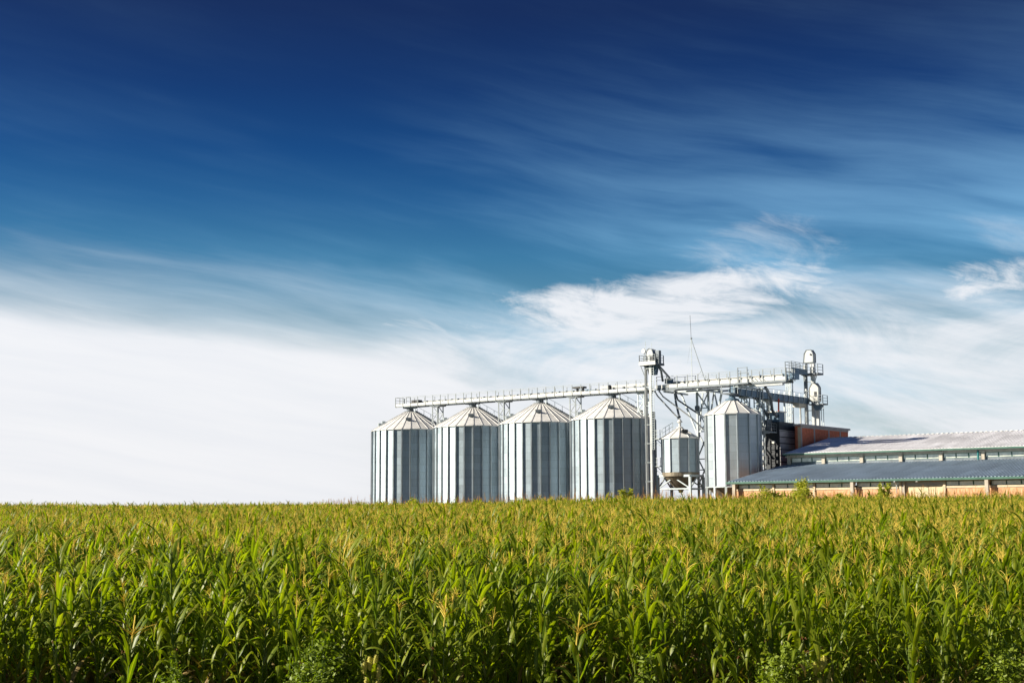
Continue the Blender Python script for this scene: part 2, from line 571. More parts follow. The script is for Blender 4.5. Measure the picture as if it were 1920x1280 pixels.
def silo_meshes(tag, r, n, h, roof_h, cap_r, wmat, eave=0.14, rib=0.19, ribw=0.24):
    da = 2 * math.pi / n
    ch = 2 * r * math.sin(da / 2)
    ap = r * math.cos(da / 2)
    g = 0.012
    wall = MB().box(ap - 0.02, ap, -ch / 2 + g, ch / 2 - g, 0, h)
    wall = wall.mesh('wall_panel', wmat)
    st = MB()
    st.prism([(r - .01, -ribw / 2), (r + rib, -ribw / 2 * .75), (r + rib, ribw / 2 * .75), (r - .01, ribw / 2)], 2, 0, h - .03)
    st = st.mesh('stiffener', M['rib'])
    # roof sheet: a wedge with a raised seam along one edge, a small drip edge at the eave
    ro = r + eave
    def rp(rad, a, dz=0): 
        z = h + roof_h * (ro - rad) / (ro - cap_r)
        return (rad * math.cos(a), rad * math.sin(a), z + dz)
    a0, a1 = -da / 2 + .004, da / 2 - .004
    rf = MB()
    rf.poly([rp(ro, a0), rp(ro, a1), rp(cap_r, a1), rp(cap_r, a0)])
    rf.poly([rp(ro, a0, -.12), rp(ro, a1, -.12), rp(ro, a1), rp(ro, a0)])
    rf.poly([rp(ro, a1, -.12), rp(ro, a0, -.12), rp(r - .05, a0, -.12), rp(r - .05, a1, -.12)])
    w = min(.045, .012 * r)
    rf.bar(Vector(rp(ro, a0 + w / ro, .03)), Vector(rp(cap_r, a0 + w / cap_r, .03)), w * 1.4, .075)
    rf = rf.mesh('roof_panel', M['roofz'])
    return dict(wall=wall, st=st, rf=rf, n=n, da=da, r=r, h=h, ro=ro, roof_h=roof_h, cap_r=cap_r)


CAMLOC = (113.837, -168.749)


def silo_body(t, S_, u, v, z0, front_joint=0.0):
    """wall, stiffeners and roof sheets; a joint faces the camera"""
    face = math.atan2(CAMLOC[1] - v, CAMLOC[0] - u)
    for k in range(S_['n']):
        a = face + front_joint + k * S_['da']
        put('wall_panel', S_['wall'], t, (0, 0, z0), (0, 0, a + S_['da'] / 2))
        put('stiffener', S_['st'], t, (0, 0, z0), (0, 0, a))
        put('roof_panel', S_['rf'], t, (0, 0, z0), (0, 0, a + S_['da'] / 2))
    return face


big = silo_meshes('big', 6.0, 28, 16.47 - SITE, 3.1, 0.75, M['wall'])
SILO_LABELS = ['tall galvanised grain silo at the far left end of the row',
               'tall galvanised grain silo second from the left in the row',
               'tall galvanised grain silo third from the left in the row',
               'tall galvanised grain silo beside the slim white elevator, right end of the row of four']


def roof_pt(S_, rad, ang, dz=0.0, z0=0.0):
    return Vector((rad * math.cos(ang), rad * math.sin(ang), z0 + S_['h'] + S_['roof_h'] * (S_['ro'] - rad) / (S_['ro'] - S_['cap_r']) + dz))


for k in range(4):
    u = -12.984 * (3 - k)
    t = thing('grain_silo', SILO_LABELS[k], 'silo', u, 0, SITE, group='four tall grain silos in a row')
    face = silo_body(t, big, u, 0, 0, front_joint=R(0.7))
    h = big['h']
    MB().lathe([(6.25, -.6), (6.25, .12)], 40, True).put('base_slab', M['concrete'], t)
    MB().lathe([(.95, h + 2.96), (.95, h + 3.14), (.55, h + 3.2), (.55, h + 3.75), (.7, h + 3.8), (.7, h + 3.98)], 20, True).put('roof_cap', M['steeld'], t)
    # inspection hood on the front of the roof, vent on the left shoulder
    a = face + R(-4)
    p = roof_pt(big, 3.6, a, .02)
    o = MB().prism([(-.35, 0), (.45, 0), (.45, .38), (-.35, .12)], 1, -.4, .4).put('roof_hood', M['steeld'], t, p, (0, 0, a))
    a = face + R(-78)
    for rad in (4.9, 4.3):
        MB().box(-.25, .25, -.3, .3, 0, .42).put('roof_vent', M['steel'], t, roof_pt(big, rad, a, 0), (0, 0, a))
    # stair with rail up the right-hand slope of the roof
    a = face + R(80)
    tx = Vector((-math.sin(a), math.cos(a), 0))
    st = MB()
    for s in (-.35, .35): st.bar(roof_pt(big, 6.0, a, .16) + tx * s, roof_pt(big, .9, a, .16) + tx * s, .09, .16)
    for i in range(16):
        q = roof_pt(big, 5.9 - i * .32, a, .24)
        st.bar(q - tx * .35, q + tx * .35, .2, .04)
    st.put('roof_stair', M['steeld'], t, kind='stuff')
    rl = MB()
    for i in range(5):
        rad = 5.6 - i * 1.1
        rl.bar(roof_pt(big, rad, a, .1) + tx * -.35, roof_pt(big, rad, a, 1.0) + tx * -.35, .05)
    rl.bar(roof_pt(big, 5.6, a, 1.0) + tx * -.35, roof_pt(big, 1.2, a, 1.0) + tx * -.35, .05)
    rl.put('stair_rail', M['steel'], t)
    MB().box(-.3, .3, -.4, .4, 0, .8).put('stair_gate', M['steeld'], t, roof_pt(big, 5.75, a, .05), (0, 0, a))

# small hopper silo on a steel frame
hop = silo_meshes('hop', 2.5, 12, 13.5 - 8.8, 1.35, 0.4, M['wall'], rib=.12, ribw=.2)
HU = 11.1
t = thing('hopper_silo', 'small galvanised hopper silo standing on an open steel frame beside the white elevator', 'silo', HU, 0, SITE)
zb = 8.8 - SITE
face = silo_body(t, hop, HU, 0, zb, front_joint=R(-3))
MB().lathe([(2.52, zb - .55), (2.52, zb)], 32).put('skirt_ring', M['cone'], t)
MB().lathe([(.28, zb - 2.75), (.34, zb - 2.5), (2.49, zb - .5)], 24, cap_bot=True).put('hopper_cone', M['cone'], t)
MB().lathe([(.42, zb + hop['h'] + 1.3), (.5, zb + hop['h'] + 1.5), (.2, zb + hop['h'] + 1.6), (.2, zb + hop['h'] + 2.15), (.42, zb + hop['h'] + 2.2), (.1, zb + hop['h'] + 2.7)], 16, True).put('roof_cap', M['roofz'], t)
a = face + R(22)
MB().prism([(-.3, 0), (.4, 0), (.4, .42), (-.3, .1)], 1, -.42, .42).put('roof_hatch', M['black'], t, roof_pt(hop, 1.55, a, .02, zb), (0, 0, a))
fx, fy, zt = 2.55, 1.75, zb - .5
legs = [(-fx, -fy), (fx, -fy), (fx, fy), (-fx, fy)]
lm = MB().box(-.16, .16, -.16, .16, 0, zt - .16).mesh('frame_leg', M['steel'])
for (lx, ly) in legs: put('frame_leg', lm, t, (lx, ly, 0))
for i in range(4):
    p, q = Vector((*legs[i], 0)), Vector((*legs[(i + 1) % 4], 0))
    e = (q - p).normalized() * .165
    MB().bar(p + Vector((0, 0, zt)), q + Vector((0, 0, zt)) - e * 0, .28, .30).put('frame_beam', M['steel'], t)
    MB().bar(p + e + Vector((0, 0, zt - 1.75)), q - e + Vector((0, 0, zt - 1.75)), .16, .2).put('frame_beam', M['steel'], t)
    mid = (p + q) / 2
    MB().bar(p + e + Vector((0, 0, zt - 1.6)), mid + Vector((0, 0, zt - .2)), .15).put('frame_brace', M['steel'], t)
    MB().bar(q - e + Vector((0, 0, zt - 1.6)), mid + Vector((0, 0, zt - .2)), .15).put('frame_brace', M['steel'], t)
# gallery platforms on the left of the silo and stair rails up the roof
for (zz, rail) in ((13.55 - SITE, 1), (9.75 - SITE, 1)):
    MB().box(-4.1, -2.3, -1.0, .5, zz - .1, zz).put('platform', M['steel'], t)
    for (px, py) in ((-4.05, -.95), (-4.05, -.2), (-4.05, .45), (-3.2, -.95), (-2.6, -.95)):
        MB().box(px - .03, px + .03, py - .03, py + .03, zz, zz + 1.1).put('railing_post', M['steel'], t)
    for dz in (.55, 1.1):
        MB().bar((-4.05, -.95, zz + dz), (-4.05, .45, zz + dz), .045).bar((-4.05, -.95, zz + dz), (-2.5, -.95, zz + dz), .045).put('handrail', M['steel'], t)
    MB().bar((-4.0, -.9, zz - .1), (-2.45, -.7, zz - 1.3), .07).put('platform_strut', M['steel'], t)
    MB().bar((-4.0, .4, zz - .1), (-2.45, .3, zz - 1.3), .07).put('platform_strut', M['steel'], t)
a = face + R(-95)
tx = Vector((-math.sin(a), math.cos(a), 0))
rl = MB()
for i in range(4):
    rad = 2.45 - i * .5
    rl.bar(roof_pt(hop, rad, a, 0, zb), roof_pt(hop, rad, a, 1.15, zb), .05)
rl.bar(roof_pt(hop, 2.45, a, 1.15, zb), roof_pt(hop, .9, a, 1.15, zb), .05)
rl.bar(roof_pt(hop, 2.45, a, .6, zb), roof_pt(hop, .9, a, .6, zb), .05)
rl.put('roof_rail', M['steel'], t)

# middle silo on short legs
mid = silo_meshes('mid', 3.68, 14, 16.35 - 6.75, 2.0, 0.62, M['wall5'], rib=.15, ribw=.26)
MU = 19.4
t = thing('elevated_silo', 'medium galvanised silo on short legs behind the corner of the barn roof', 'silo', MU, 0, SITE)
zb = 6.75 - SITE
face = silo_body(t, mid, MU, 0, zb, front_joint=R(9.5))
MB().lathe([(.95, zb + mid['h'] + 1.85), (.95, zb + mid['h'] + 2.08), (.45, zb + mid['h'] + 2.25), (.45, zb + mid['h'] + 2.9)], 18, True).put('roof_cap', M['blue'], t)
MB().lathe([(3.70, zb - .16), (3.78, zb - .16), (3.78, zb), (3.70, zb)], 40).put('ring_beam', M['steel'], t)
MB().lathe([(.4, zb - 3.3), (3.6, zb - .1)], 24, cap_bot=True).put('hopper_cone', M['cone'], t)
lm = MB().box(-.15, .15, -.15, .15, 0, zb - .16).mesh('support_leg', M['steel'])
for k in range(14):
    a = face + R(9.5) + k * mid['da']
    put('support_leg', lm, t, (3.72 * math.cos(a), 3.72 * math.sin(a), 0), (0, 0, a))

# ------------------------------------------------------------------ overhead conveyors


def rail_run(t, p0, p1, h, n, post=.085, rails=(1.0, .55), drop=0.0, mat='rail'):
    """posts and rails between two points on a deck edge (local coordinates)"""
    p0, p1 = Vector(p0), Vector(p1)
    pm = MB().box(-post / 2, post / 2, -post / 2, post / 2, -drop, h).mesh('railing_post', M[mat])
    for i in range(n + 1): put('railing_post', pm, t, p0.lerp(p1, i / n))
    up = Vector((0, 0, 1))
    for f in rails:
        MB().bar(p0 + up * h * f, p1 + up * h * f, .05).put('handrail', M[mat], t)


def lattice(t, u, v, z0, z1, w=1.0, d=.8, name='support_tower', m='steel', bar=.13):
    """small braced post: legs + zig-zag, built as one welded part"""
    b = MB()
    for (x, y) in ((-w / 2, -d / 2), (w / 2, -d / 2), (w / 2, d / 2), (-w / 2, d / 2)):
        b.bar((u + x, v + y, z0), (u + x, v + y, z1), bar)
    n = max(2, int((z1 - z0) / (w * 1.1)))
    for i in range(n):
        a, c = z0 + (z1 - z0) * i / n, z0 + (z1 - z0) * (i + 1) / n
        for y in (-d / 2, d / 2):
            s = 1 if i % 2 else -1
            b.bar((u - w / 2 * s, v + y, a), (u + w / 2 * s, v + y, c), bar * .75)
            b.bar((u - w / 2, v + y, c), (u + w / 2, v + y, c), bar * .75)
    b.bar((u - w, v, z1 - .08), (u + w, v, z1 - .08), d * 1.2, .16)
    return b.put(name, M[m], t)


DZ_ = 20.35 - SITE
Z = lambda z: z - SITE
t = thing('silo_conveyor', 'long pale overhead conveyor bridge with walkway running across the tops of four silos', 'conveyor', 0, 0, SITE)
UA, UB = -41.2, 6.35
for s in (-1, 1):
    MB().box(UA, UB, s - .06, s + .06, DZ_, DZ_ + .40).put('side_beam', M['white'], t)
MB().box(UA, UB, -.935, .935, DZ_ + .02, DZ_ + .10).put('deck', M['steel'], t)
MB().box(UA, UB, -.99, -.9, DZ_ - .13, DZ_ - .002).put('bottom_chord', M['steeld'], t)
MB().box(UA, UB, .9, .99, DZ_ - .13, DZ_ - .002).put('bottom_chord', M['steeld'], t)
MB().prism([(.05, DZ_ + .1), (.75, DZ_ + .1), (.75, DZ_ + .6), (.4, DZ_ + .76), (.05, DZ_ + .6)], 0, UA + 2.3, -2.6).put('conveyor_housing', M['cream'], t)
for i in range(28):
    MB().box(-.06, .06, .02, .78, 0, .7).put('housing_flange', M['steel'], t, (-38.2 + i * 1.3, 0, DZ_ + .1))
rail_run(t, (UA + .05, -1.07, DZ_), (UB - .05, -1.07, DZ_), 1.45, 30, .085, (1.0,), .1)
rail_run(t, (UA + .05, 1.07, DZ_), (UB - .05, 1.07, DZ_), 1.45, 22, .075, (1.0,), .1)
rail_run(t, (UA, -1.0, DZ_), (UA, 1.0, DZ_), 1.45, 2, .085, (1.0, .7, .4))
rail_run(t, (UA + 2.3, -1.0, DZ_), (UA + 2.3, .0, DZ_), 1.45, 1, .085, (1.0, .55))
MB().box(UA + 3.0, UA + 4.5, -.55, .35, DZ_ + .35, DZ_ + .95).put('drive_motor', M['black'], t)
MB().box(-6.8, -4.9, -.3, .6, DZ_ + 1.0, DZ_ + 1.25).bar((-6.2, .1, DZ_ + .1), (-6.2, .1, DZ_ + 1.1), .25).bar((-5.2, .1, DZ_ + .1), (-5.2, .1, DZ_ + 1.1), .25).put('drive_motor', M['black'], t)
MB().prism([(-4.7, DZ_ + .12), (-2.4, DZ_ + .12), (-2.6, DZ_ + .55), (-4.4, DZ_ + .75)], 1, -.4, .5).put('gear_unit', M['blue'], t)
MB().lathe([(.3, 0), (.3, .5), (.12, .7)], 12, True).put('drive_motor', M['black'], t, (-.2, -.4, DZ_ + .45))
for x in (.4, 2.2, 4.0, 5.5): MB().box(-.1, .1, -.2, .2, 0, .65).put('roller_stand', M['steeld'], t, (x, -.3, DZ_ + .12))
MB().box(-2.3, UB - .3, .3, .75, DZ_ + .72, DZ_ + 1.12).put('conveyor_housing', M['cream'], t)
for k in range(4):
    u = -12.984 * (3 - k)
    MB().box(u - 1.1, u + 1.1, -.5, .5, DZ_ - .3, DZ_ - .135).put('discharge_saddle', M['steeld'], t)
    MB().bar((u + 1.5, -.5, DZ_ - .14), (u + 1.5, -.5, DZ_ - 1.0), .12).put('hanger', M['steel'], t)
for u in (-33.1, -19.8, -6.5): lattice(t, u, 0, big['h'] + .2, DZ_ - .135, 1.0, 1.4, m='rail')
lattice(t, 5.1, .3, big['h'] - .0, DZ_ - .135, 1.0, 1.4)

t = thing('gallery_conveyor', 'white overhead conveyor bridge between the slim elevator and the small lattice pillar', 'conveyor', 0, 0, SITE)
UA, UB = 7.85, 28.0
for s in (-1, 1):
    MB().box(UA, UB, s - .06, s + .06, DZ_ + .12, DZ_ + .56).put('side_beam', M['white'], t)
    MB().box(UA, UB, s - .1, s + .1, DZ_ - .16, DZ_ + .117).put('bottom_chord', M['steeld'], t)
MB().box(UA, UB, -.935, -.35, DZ_ + .04, DZ_ + .12).put('deck', M['steel'], t)
MB().box(UA + 2.2, UB - 1.0, .1, .75, DZ_ + .5, DZ_ + 1.02).put('conveyor_housing', M['cream'], t)
for i in range(11):
    MB().box(-.05, .05, .06, .79, 0, .56).put('housing_flange', M['steel'], t, (UA + 2.8 + i * 1.62, 0, DZ_ + .56))
rail_run(t, (UA + .3, -1.07, DZ_), (UB - .05, -1.07, DZ_), 1.72, 12, .09, (1.0, .72))
rail_run(t, (UA + .3, 1.07, DZ_), (UB - .05, 1.07, DZ_), 1.72, 12, .08, (1.0,))
MB().box(9.2, 10.0, -.5, .4, DZ_ + .75, DZ_ + 1.45).put('drive_motor', M['blue'], t)
g = MB()
for x in (21.0, 22.4): g.bar((x, -1.2, DZ_ + .1), (x, -1.2, DZ_ + 2.15), .1)
for z in (.75, 1.4, 2.1): g.bar((21.0, -1.2, DZ_ + z), (22.4, -1.2, DZ_ + z), .07)
g.put('access_gate', M['steeld'], t)
MB().box(20.9, 22.8, -1.75, -1.1, DZ_ - .12, DZ_ + .08).put('landing', M['steeld'], t)
for i in range(4):
    MB().bar((23.3 + i * .55, -1.1, DZ_ + .2), (22.9 + i * .55, -1.1, DZ_ + .62), .07).put('warning_stripe', M['steeld'], t)
MB().box(27.0, 28.6, .2, 1.6, DZ_ + .3, DZ_ + 1.1).put('drive_motor', M['blue'], t)
rail_run(t, (28.05, -1.0, DZ_ + .1), (28.05, 1.4, DZ_ + .1), 1.6, 3, .085, (1.0, .66, .33))
MB().box(22.5, 27.4, -.95, -.35, DZ_ - .5, DZ_ - .165).put('under_tray', M['trunk'], t)
lattice(t, 20.5, 5.3, 0, DZ_ - .17, .9, .8)
MB().box(20.2, 20.9, -.9, 5.7, DZ_ - .40, DZ_ - .165).put('support_arm', M['steel'], t)
MB().tube([(24.2, .4, DZ_ - .5), (24.0, 2.2, DZ_ - 1.7), (22.2, 6.0, DZ_ - 3.2), (21.4, 8.9, Z(16.4))], .2, 10).put('down_pipe', M['steeld'], t)

# trestle carrying the gallery conveyor
t = thing('steel_trestle', 'grey steel trestle of crossing lattice legs under the white conveyor', 'trestle', 0, 0, SITE)
parts = [('cross_beam', (9.1, 2.4, Z(20.15)), (16.2, 2.4, Z(20.15)), .2, .24), ('cross_beam', (9.1, 5.2, Z(20.15)), (16.2, 5.2, Z(20.15)), .2, .24),
         ('cross_beam', (9.3, -1.0, Z(19.97)), (9.3, 5.3, Z(19.97)), .2, .22), ('cross_beam', (14.6, -1.0, Z(19.97)), (14.6, 5.3, Z(19.97)), .2, .22),
         ('leg', (12.0, 3.3, 0), (12.0, 3.3, Z(20.0)), .26, .26), ('leg', (13.8, 3.3, 0), (13.8, 3.3, Z(20.0)), .24, .24),
         ('leg', (9.4, 3.3, Z(20.0)), (12.0, 3.3, Z(14.0)), .2, .2), ('leg', (16.0, 3.3, Z(20.0)), (14.5, 3.3, Z(14.0)), .22, .22),
         ('leg', (13.6, 5.2, Z(20.0)), (12.2, 5.2, Z(12.5)), .16, .16), ('leg', (13.7, 5.2, Z(20.0)), (15.2, 5.2, Z(13.0)), .16, .16),
         ('leg', (11.8, 5.2, Z(20.0)), (10.9, 5.2, Z(12.5)), .16, .16),
         ('brace', (12.1, 3.1, Z(20.0)), (14.9, 3.1, Z(16.2)), .15, .15), ('brace', (13.7, 3.5, Z(20.0)), (12.1, 3.5, Z(16.9)), .13, .13),
         ('brace', (15.4, 3.4, Z(18.0)), (12.3, 3.4, Z(14.5)), .13, .13), ('brace', (12.0, 3.15, Z(17.8)), (13.8, 3.15, Z(14.6)), .13, .13),
         ('brace', (12.0, 3.45, Z(14.4)), (13.9, 3.45, Z(10.8)), .14, .14), ('brace', (13.8, 3.15, Z(14.4)), (12.0, 3.15, Z(10.8)), .14, .14),
         ('brace', (12.0, 3.45, Z(10.6)), (13.9, 3.45, Z(7.0)), .14, .14), ('brace', (13.8, 3.15, Z(10.6)), (12.0, 3.15, Z(7.0)), .14, .14),
         ('tie', (11.9, 3.3, Z(17.75)), (13.9, 3.3, Z(17.75)), .12, .14), ('tie', (11.9, 3.3, Z(14.5)), (14.8, 3.3, Z(14.5)), .12, .14),
         ('tie', (11.9, 3.3, Z(10.7)), (13.9, 3.3, Z(10.7)), .12, .14), ('tie', (11.9, 3.3, Z(9.2)), (13.9, 3.3, Z(9.2)), .12, .14)]
for nme, p, q, w, h in parts: MB().bar(p, q, w, h).put(nme, M['steel'], t)
MB().box(11.75, 12.25, 3.05, 3.55, Z(17.4), Z(18.1)).put('gusset', M['steeld'], t)

# spouts
def spout(label, pts, r, mt='steel', fl=True):
    o = thing('spout_pipe', label, 'pipe', 0, 0, 0)
    MB().tube(pts, r, 10).put('pipe', M[mt], o)
    if fl:
        for i in (0, -1):
            p = Vector(pts[i]); q = Vector(pts[1 if i == 0 else -2])
            d = (q - p).normalized() * .12
            MB().tube([p - d * .2, p + d], r * 1.5, 10).put('flange', M['steeld'], o)
    return o


spout('dark upright spout dropping from the conveyor onto the cap of the small hopper silo', [(9.75, 1.0, 20.2), (10.0, .9, 18.6), (11.0, .1, 16.4)], .15, 'steeld')
spout('dark slanting spout passing between the trestle legs to the medium silo', [(9.75, 1.2, 20.1), (10.1, 1.3, 18.9), (14.0, 2.3, 16.1), (15.6, 2.9, 14.4)], .12, 'steeld')
spout('upper of two thin pale pipes slanting down from the elevator towards the hopper silo', [(8.6, -1.2, 20.1), (9.1, -1.0, 19.3), (12.6, .6, 16.3), (14.2, 2.2, 14.2)], .10, 'trunk')
spout('lower of two thin pale pipes slanting down from the elevator to the hopper silo roof', [(7.95, -1.3, 20.1), (8.3, -1.1, 19.4), (11.0, -.1, 16.2)], .10, 'trunk')

# aerial
t = thing('aerial_mast', 'tall thin aerial mast with a slanting stay on the white conveyor', 'aerial', 13.2, 0, 0)
MB().tube([(0, 0, 20.9), (0, 0, 27.15)], .05, 6).put('mast', M['steel'], t)
MB().tube([(0, 0, 27.15), (-.12, 0, 30.4)], .028, 6).put('whip', M['steeld'], t)
MB().tube([(0, 0, 27.1), (2.05, 0, 21.25)], .05, 6).put('stay', M['steel'], t)
MB().tube([(1.55, 0, 22.6), (.9, 0, 22.0), (.9, 0, 21.2)], .035, 6).put('stay_brace', M['steel'], t)
MB().tube([(-.05, 0, 26.8), (-1.0, .6, 23.9)], .012, 4).put('guy_wire', M['steel'], t)
MB().box(-.1, .1, -.1, .1, 27.05, 27.28).put('clamp', M['steeld'], t)



def rim(t, outline, y, w=.11):
    b = MB()
    for i in range(len(outline)):
        (x0, z0), (x1, z1) = outline[i], outline[(i + 1) % len(outline)]
        b.bar((x0, y, z0), (x1, y, z1), w, w)
    return b.put('head_rim', M['steeld'], t)


# ------------------------------------------------------------------ slim white elevator between silos and hopper
t = thing('bucket_elevator', 'slim white twin-leg bucket elevator with railed head platform, beside the fourth silo', 'elevator', .55, -2.35, SITE)
for (a, b_) in ((6.55, 6.86), (7.3, 7.6)):
    MB().box(a, b_, -.2, .1, 0, Z(23.55)).put('elevator_leg', M['trunk'], t)
for i in range(8):
    zz = 3.0 + i * 2.6
    MB().box(6.5, 7.65, -.24, .14, zz, zz + .06).put('leg_collar', M['steel'], t)
MB().box(6.62, 6.7, -.34, -.28, 0, Z(26.0)).put('cable_pole', M['steeld'], t)
g = MB()
for i in range(40): g.bar((7.68, -.2, 10 + i * .33), (8.05, -.2, 10 + i * .33), .03)
g.bar((7.68, -.2, 10), (7.68, -.2, Z(23.5)), .045).bar((8.05, -.2, 10), (8.05, -.2, Z(23.5)), .045)
g.put('ladder', M['steel'], t, kind='stuff')
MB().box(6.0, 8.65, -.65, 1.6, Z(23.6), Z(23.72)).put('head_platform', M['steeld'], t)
MB().box(6.0, 8.65, -.71, -.653, Z(23.6), Z(24.12)).put('kick_board', M['white'], t)
MB().box(8.653, 8.71, -.71, 1.6, Z(23.6), Z(23.9)).put('kick_board', M['steeld'], t)
rail_run(t, (6.03, -.62, Z(23.72)), (8.6, -.62, Z(23.72)), 1.3, 3, .08, (1.0, .7, .45))
rail_run(t, (6.03, -.62, Z(23.72)), (6.03, 1.55, Z(23.72)), 1.3, 2, .08, (1.0, .7, .45), mat='steeld')
rail_run(t, (8.6, -.62, Z(23.72)), (8.6, 1.55, Z(23.72)), 1.3, 3, .1, (1.0, .7, .45), mat='steeld')
hd = [(6.95, Z(23.75)), (8.1, Z(23.75)), (8.1, Z(25.2)), (7.9, Z(25.75)), (7.5, Z(25.92)), (7.15, Z(25.75)), (6.95, Z(25.2))]
MB().prism(hd, 1, -.35, .55).put('elevator_head', M['trunk'], t)
rim(t, hd, -.35)
rim(t, hd, .55)
MB().box(8.32, 8.9, -.1, .5, Z(23.8), Z(25.6)).put('head_duct', M['steeld'], t)
MB().box(7.7, 8.25, -.6, -.36, Z(24.15), Z(24.75)).put('drive_motor', M['black'], t)
MB().tube([(6.75, -.1, Z(25.0)), (6.75, -.1, Z(27.0))], .035, 6).put('rod', M['steel'], t)
MB().tube([(7.6, .1, Z(26.0)), (7.6, .1, Z(26.7))], .035, 6).put('rod', M['steel'], t)
MB().lathe([(.3, -.05), (.34, 0), (.3, .06)], 14, True, True).put('round_sign', M['lamp'], t, (6.6, -.4, Z(25.6)), (R(90), 0, 0))
MB().bar((6.2, -.6, Z(23.6)), (6.5, -.1, Z(22.2)), .08).put('platform_strut', M['steel'], t)
MB().bar((6.2, 1.2, Z(23.6)), (6.5, .1, Z(22.2)), .08).put('platform_strut', M['steel'], t)
MB().prism([(6.7, Z(23.58)), (8.3, Z(23.58)), (8.0, Z(22.3)), (7.0, Z(22.3))], 1, .2, .9).put('transition_hopper', M['blue'], t)
MB().tube([(8.5, .4, Z(23.5)), (8.8, .6, Z(22.7)), (8.6, 1.3, Z(21.4))], .16, 8).put('chute', M['steeld'], t)
MB().tube([(8.8, .1, Z(23.4)), (9.2, .3, Z(22.9)), (10.0, .9, Z(21.7))], .15, 8).put('chute', M['steeld'], t)

# ------------------------------------------------------------------ low dark gallery over the medium silo
t = thing('cross_conveyor', 'low dark conveyor gallery with pale railing posts, over the medium silo roof', 'conveyor', 20, 0, SITE)
MB().box(-.7, .7, -.6, 20.2, Z(19.0), Z(19.12)).put('deck', M['steeld'], t)
MB().box(.703, .78, -.6, 20.2, Z(18.86), Z(19.8)).put('side_panel', M['blue'], t)
MB().box(-.78, -.703, -.6, 20.2, Z(18.86), Z(19.8)).put('side_panel', M['blue'], t)
MB().box(-.5, .5, 0, 20.2, Z(19.15), Z(19.7)).put('conveyor_housing', M['steeld'], t)
for i in range(14):
    MB().bar((.83, -.3 + i * 1.55, Z(18.9)), (.83, -.0 + i * 1.55, Z(20.3)), .08).put('railing_post', M['steel'], t)
MB().bar((.83, -.5, Z(20.3)), (.83, 20.2, Z(20.3)), .05).put('handrail', M['steel'], t)
MB().bar((-.83, -.5, Z(20.3)), (-.83, 20.2, Z(20.3)), .05).put('handrail', M['steel'], t)
for i in range(14):
    MB().box(-.86, -.80, -.03, .03, 0, 1.3).put('railing_post', M['steel'], t, (0, i * 1.5, Z(19.0)))
MB().box(-.7, .7, -2.8, -.603, Z(18.95), Z(19.1)).put('end_platform', M['steeld'], t)
rail_run(t, (-.65, -2.75, Z(19.1)), (.65, -2.75, Z(19.1)), 1.1, 1, .08, (1.0, .5))
rail_run(t, (.65, -2.75, Z(19.1)), (.65, -.7, Z(19.1)), 1.1, 2, .08, (1.0, .5))
MB().box(-.3, .35, -.9, -.2, Z(19.15), Z(20.4)).put('drive_motor', M['blue'], t)
for (y, w) in ((2.6, .8), (9.0, .8)):
    lattice(t, 0, y, Z(16.0), Z(18.85), .8, .8)
for y in (6.0, 13.5): MB().box(-.1, .1, -.1, .1, 0, Z(18.98)).put('support_post', M['steel'], t, (.2, y, 0))
MB().bar((.1, 5.2, Z(18.9)), (.1, 9.5, Z(16.2)), .24).put('support_brace', M['steeld'], t)
MB().box(-.5, .5, 17.4, 19.8, Z(18.35), Z(18.98)).put('discharge_box', M['cream'], t)

# ------------------------------------------------------------------ tall elevators behind the brick block
t = thing('tall_elevator', 'tallest bucket elevator with rounded white head above a railed platform', 'elevator', 20.9, 20.6, SITE)
for (a, b_) in ((-1.0, -.62), (.12, .62)):
    MB().box(a, b_, -.25, .25, 0, Z(24.6)).put('elevator_leg', M['trunk'], t)
hd = [(-.9, Z(24.95)), (.66, Z(24.95)), (.66, Z(26.2)), (.3, Z(26.8)), (-.4, Z(26.8)), (-.76, Z(26.25))]
MB().prism(hd, 1, -.4, .4).put('elevator_head', M['trunk'], t)
rim(t, hd, -.4)
rim(t, hd, .4)
MB().box(.05, .68, -.3, .3, Z(22.9), Z(24.9)).put('elevator_neck', M['white'], t)
MB().box(-.72, -.6, -.3, .3, Z(23.3), Z(24.9)).put('elevator_neck', M['steeld'], t)
MB().tube([(.3, -.42, Z(26.1)), (.3, -.5, Z(26.1))], .14, 10).put('shaft_bearing', M['black'], t)
MB().box(-1.1, 1.6, -.9, .9, Z(23.1), Z(23.35)).put('head_platform', M['steeld'], t)
rail_run(t, (-.4, -.85, Z(23.35)), (1.55, -.85, Z(23.35)), 1.3, 2, .085, (1.0, .66, .33), mat='steeld')
rail_run(t, (1.55, -.85, Z(23.35)), (1.55, .85, Z(23.35)), 1.3, 1, .085, (1.0, .66, .33), mat='steeld')
MB().box(-1.1, -.1, -5.9, -.903, Z(23.2), Z(23.35)).put('walkway', M['steeld'], t)
MB().box(-.1, -.04, -5.9, -.903, Z(23.05), Z(23.85)).put('walkway_side', M['blue'], t)
rail_run(t, (-.08, -5.85, Z(23.35)), (-.08, -1.0, Z(23.35)), 1.35, 4, .085, (1.0, .66), mat='steeld')
rail_run(t, (-1.05, -5.85, Z(23.35)), (-1.05, -1.0, Z(23.35)), 1.35, 4, .085, (1.0, .66), mat='steeld')
rail_run(t, (-1.05, -5.87, Z(23.35)), (-.1, -5.87, Z(23.35)), 1.35, 1, .085, (1.0, .66), mat='steeld')
MB().bar((-.6, -.85, Z(23.2)), (-.75, -.3, Z(21.6)), .09).put('platform_strut', M['steel'], t)
MB().bar((1.35, -.6, Z(23.2)), (.62, -.2, Z(21.8)), .09).put('platform_strut', M['steel'], t)
MB().prism([(-1.0, Z(23.05)), (-.5, Z(23.05)), (-.55, Z(21.2)), (-.75, Z(21.2))], 1, -.5, 0).put('transition_hopper', M['steeld'], t)
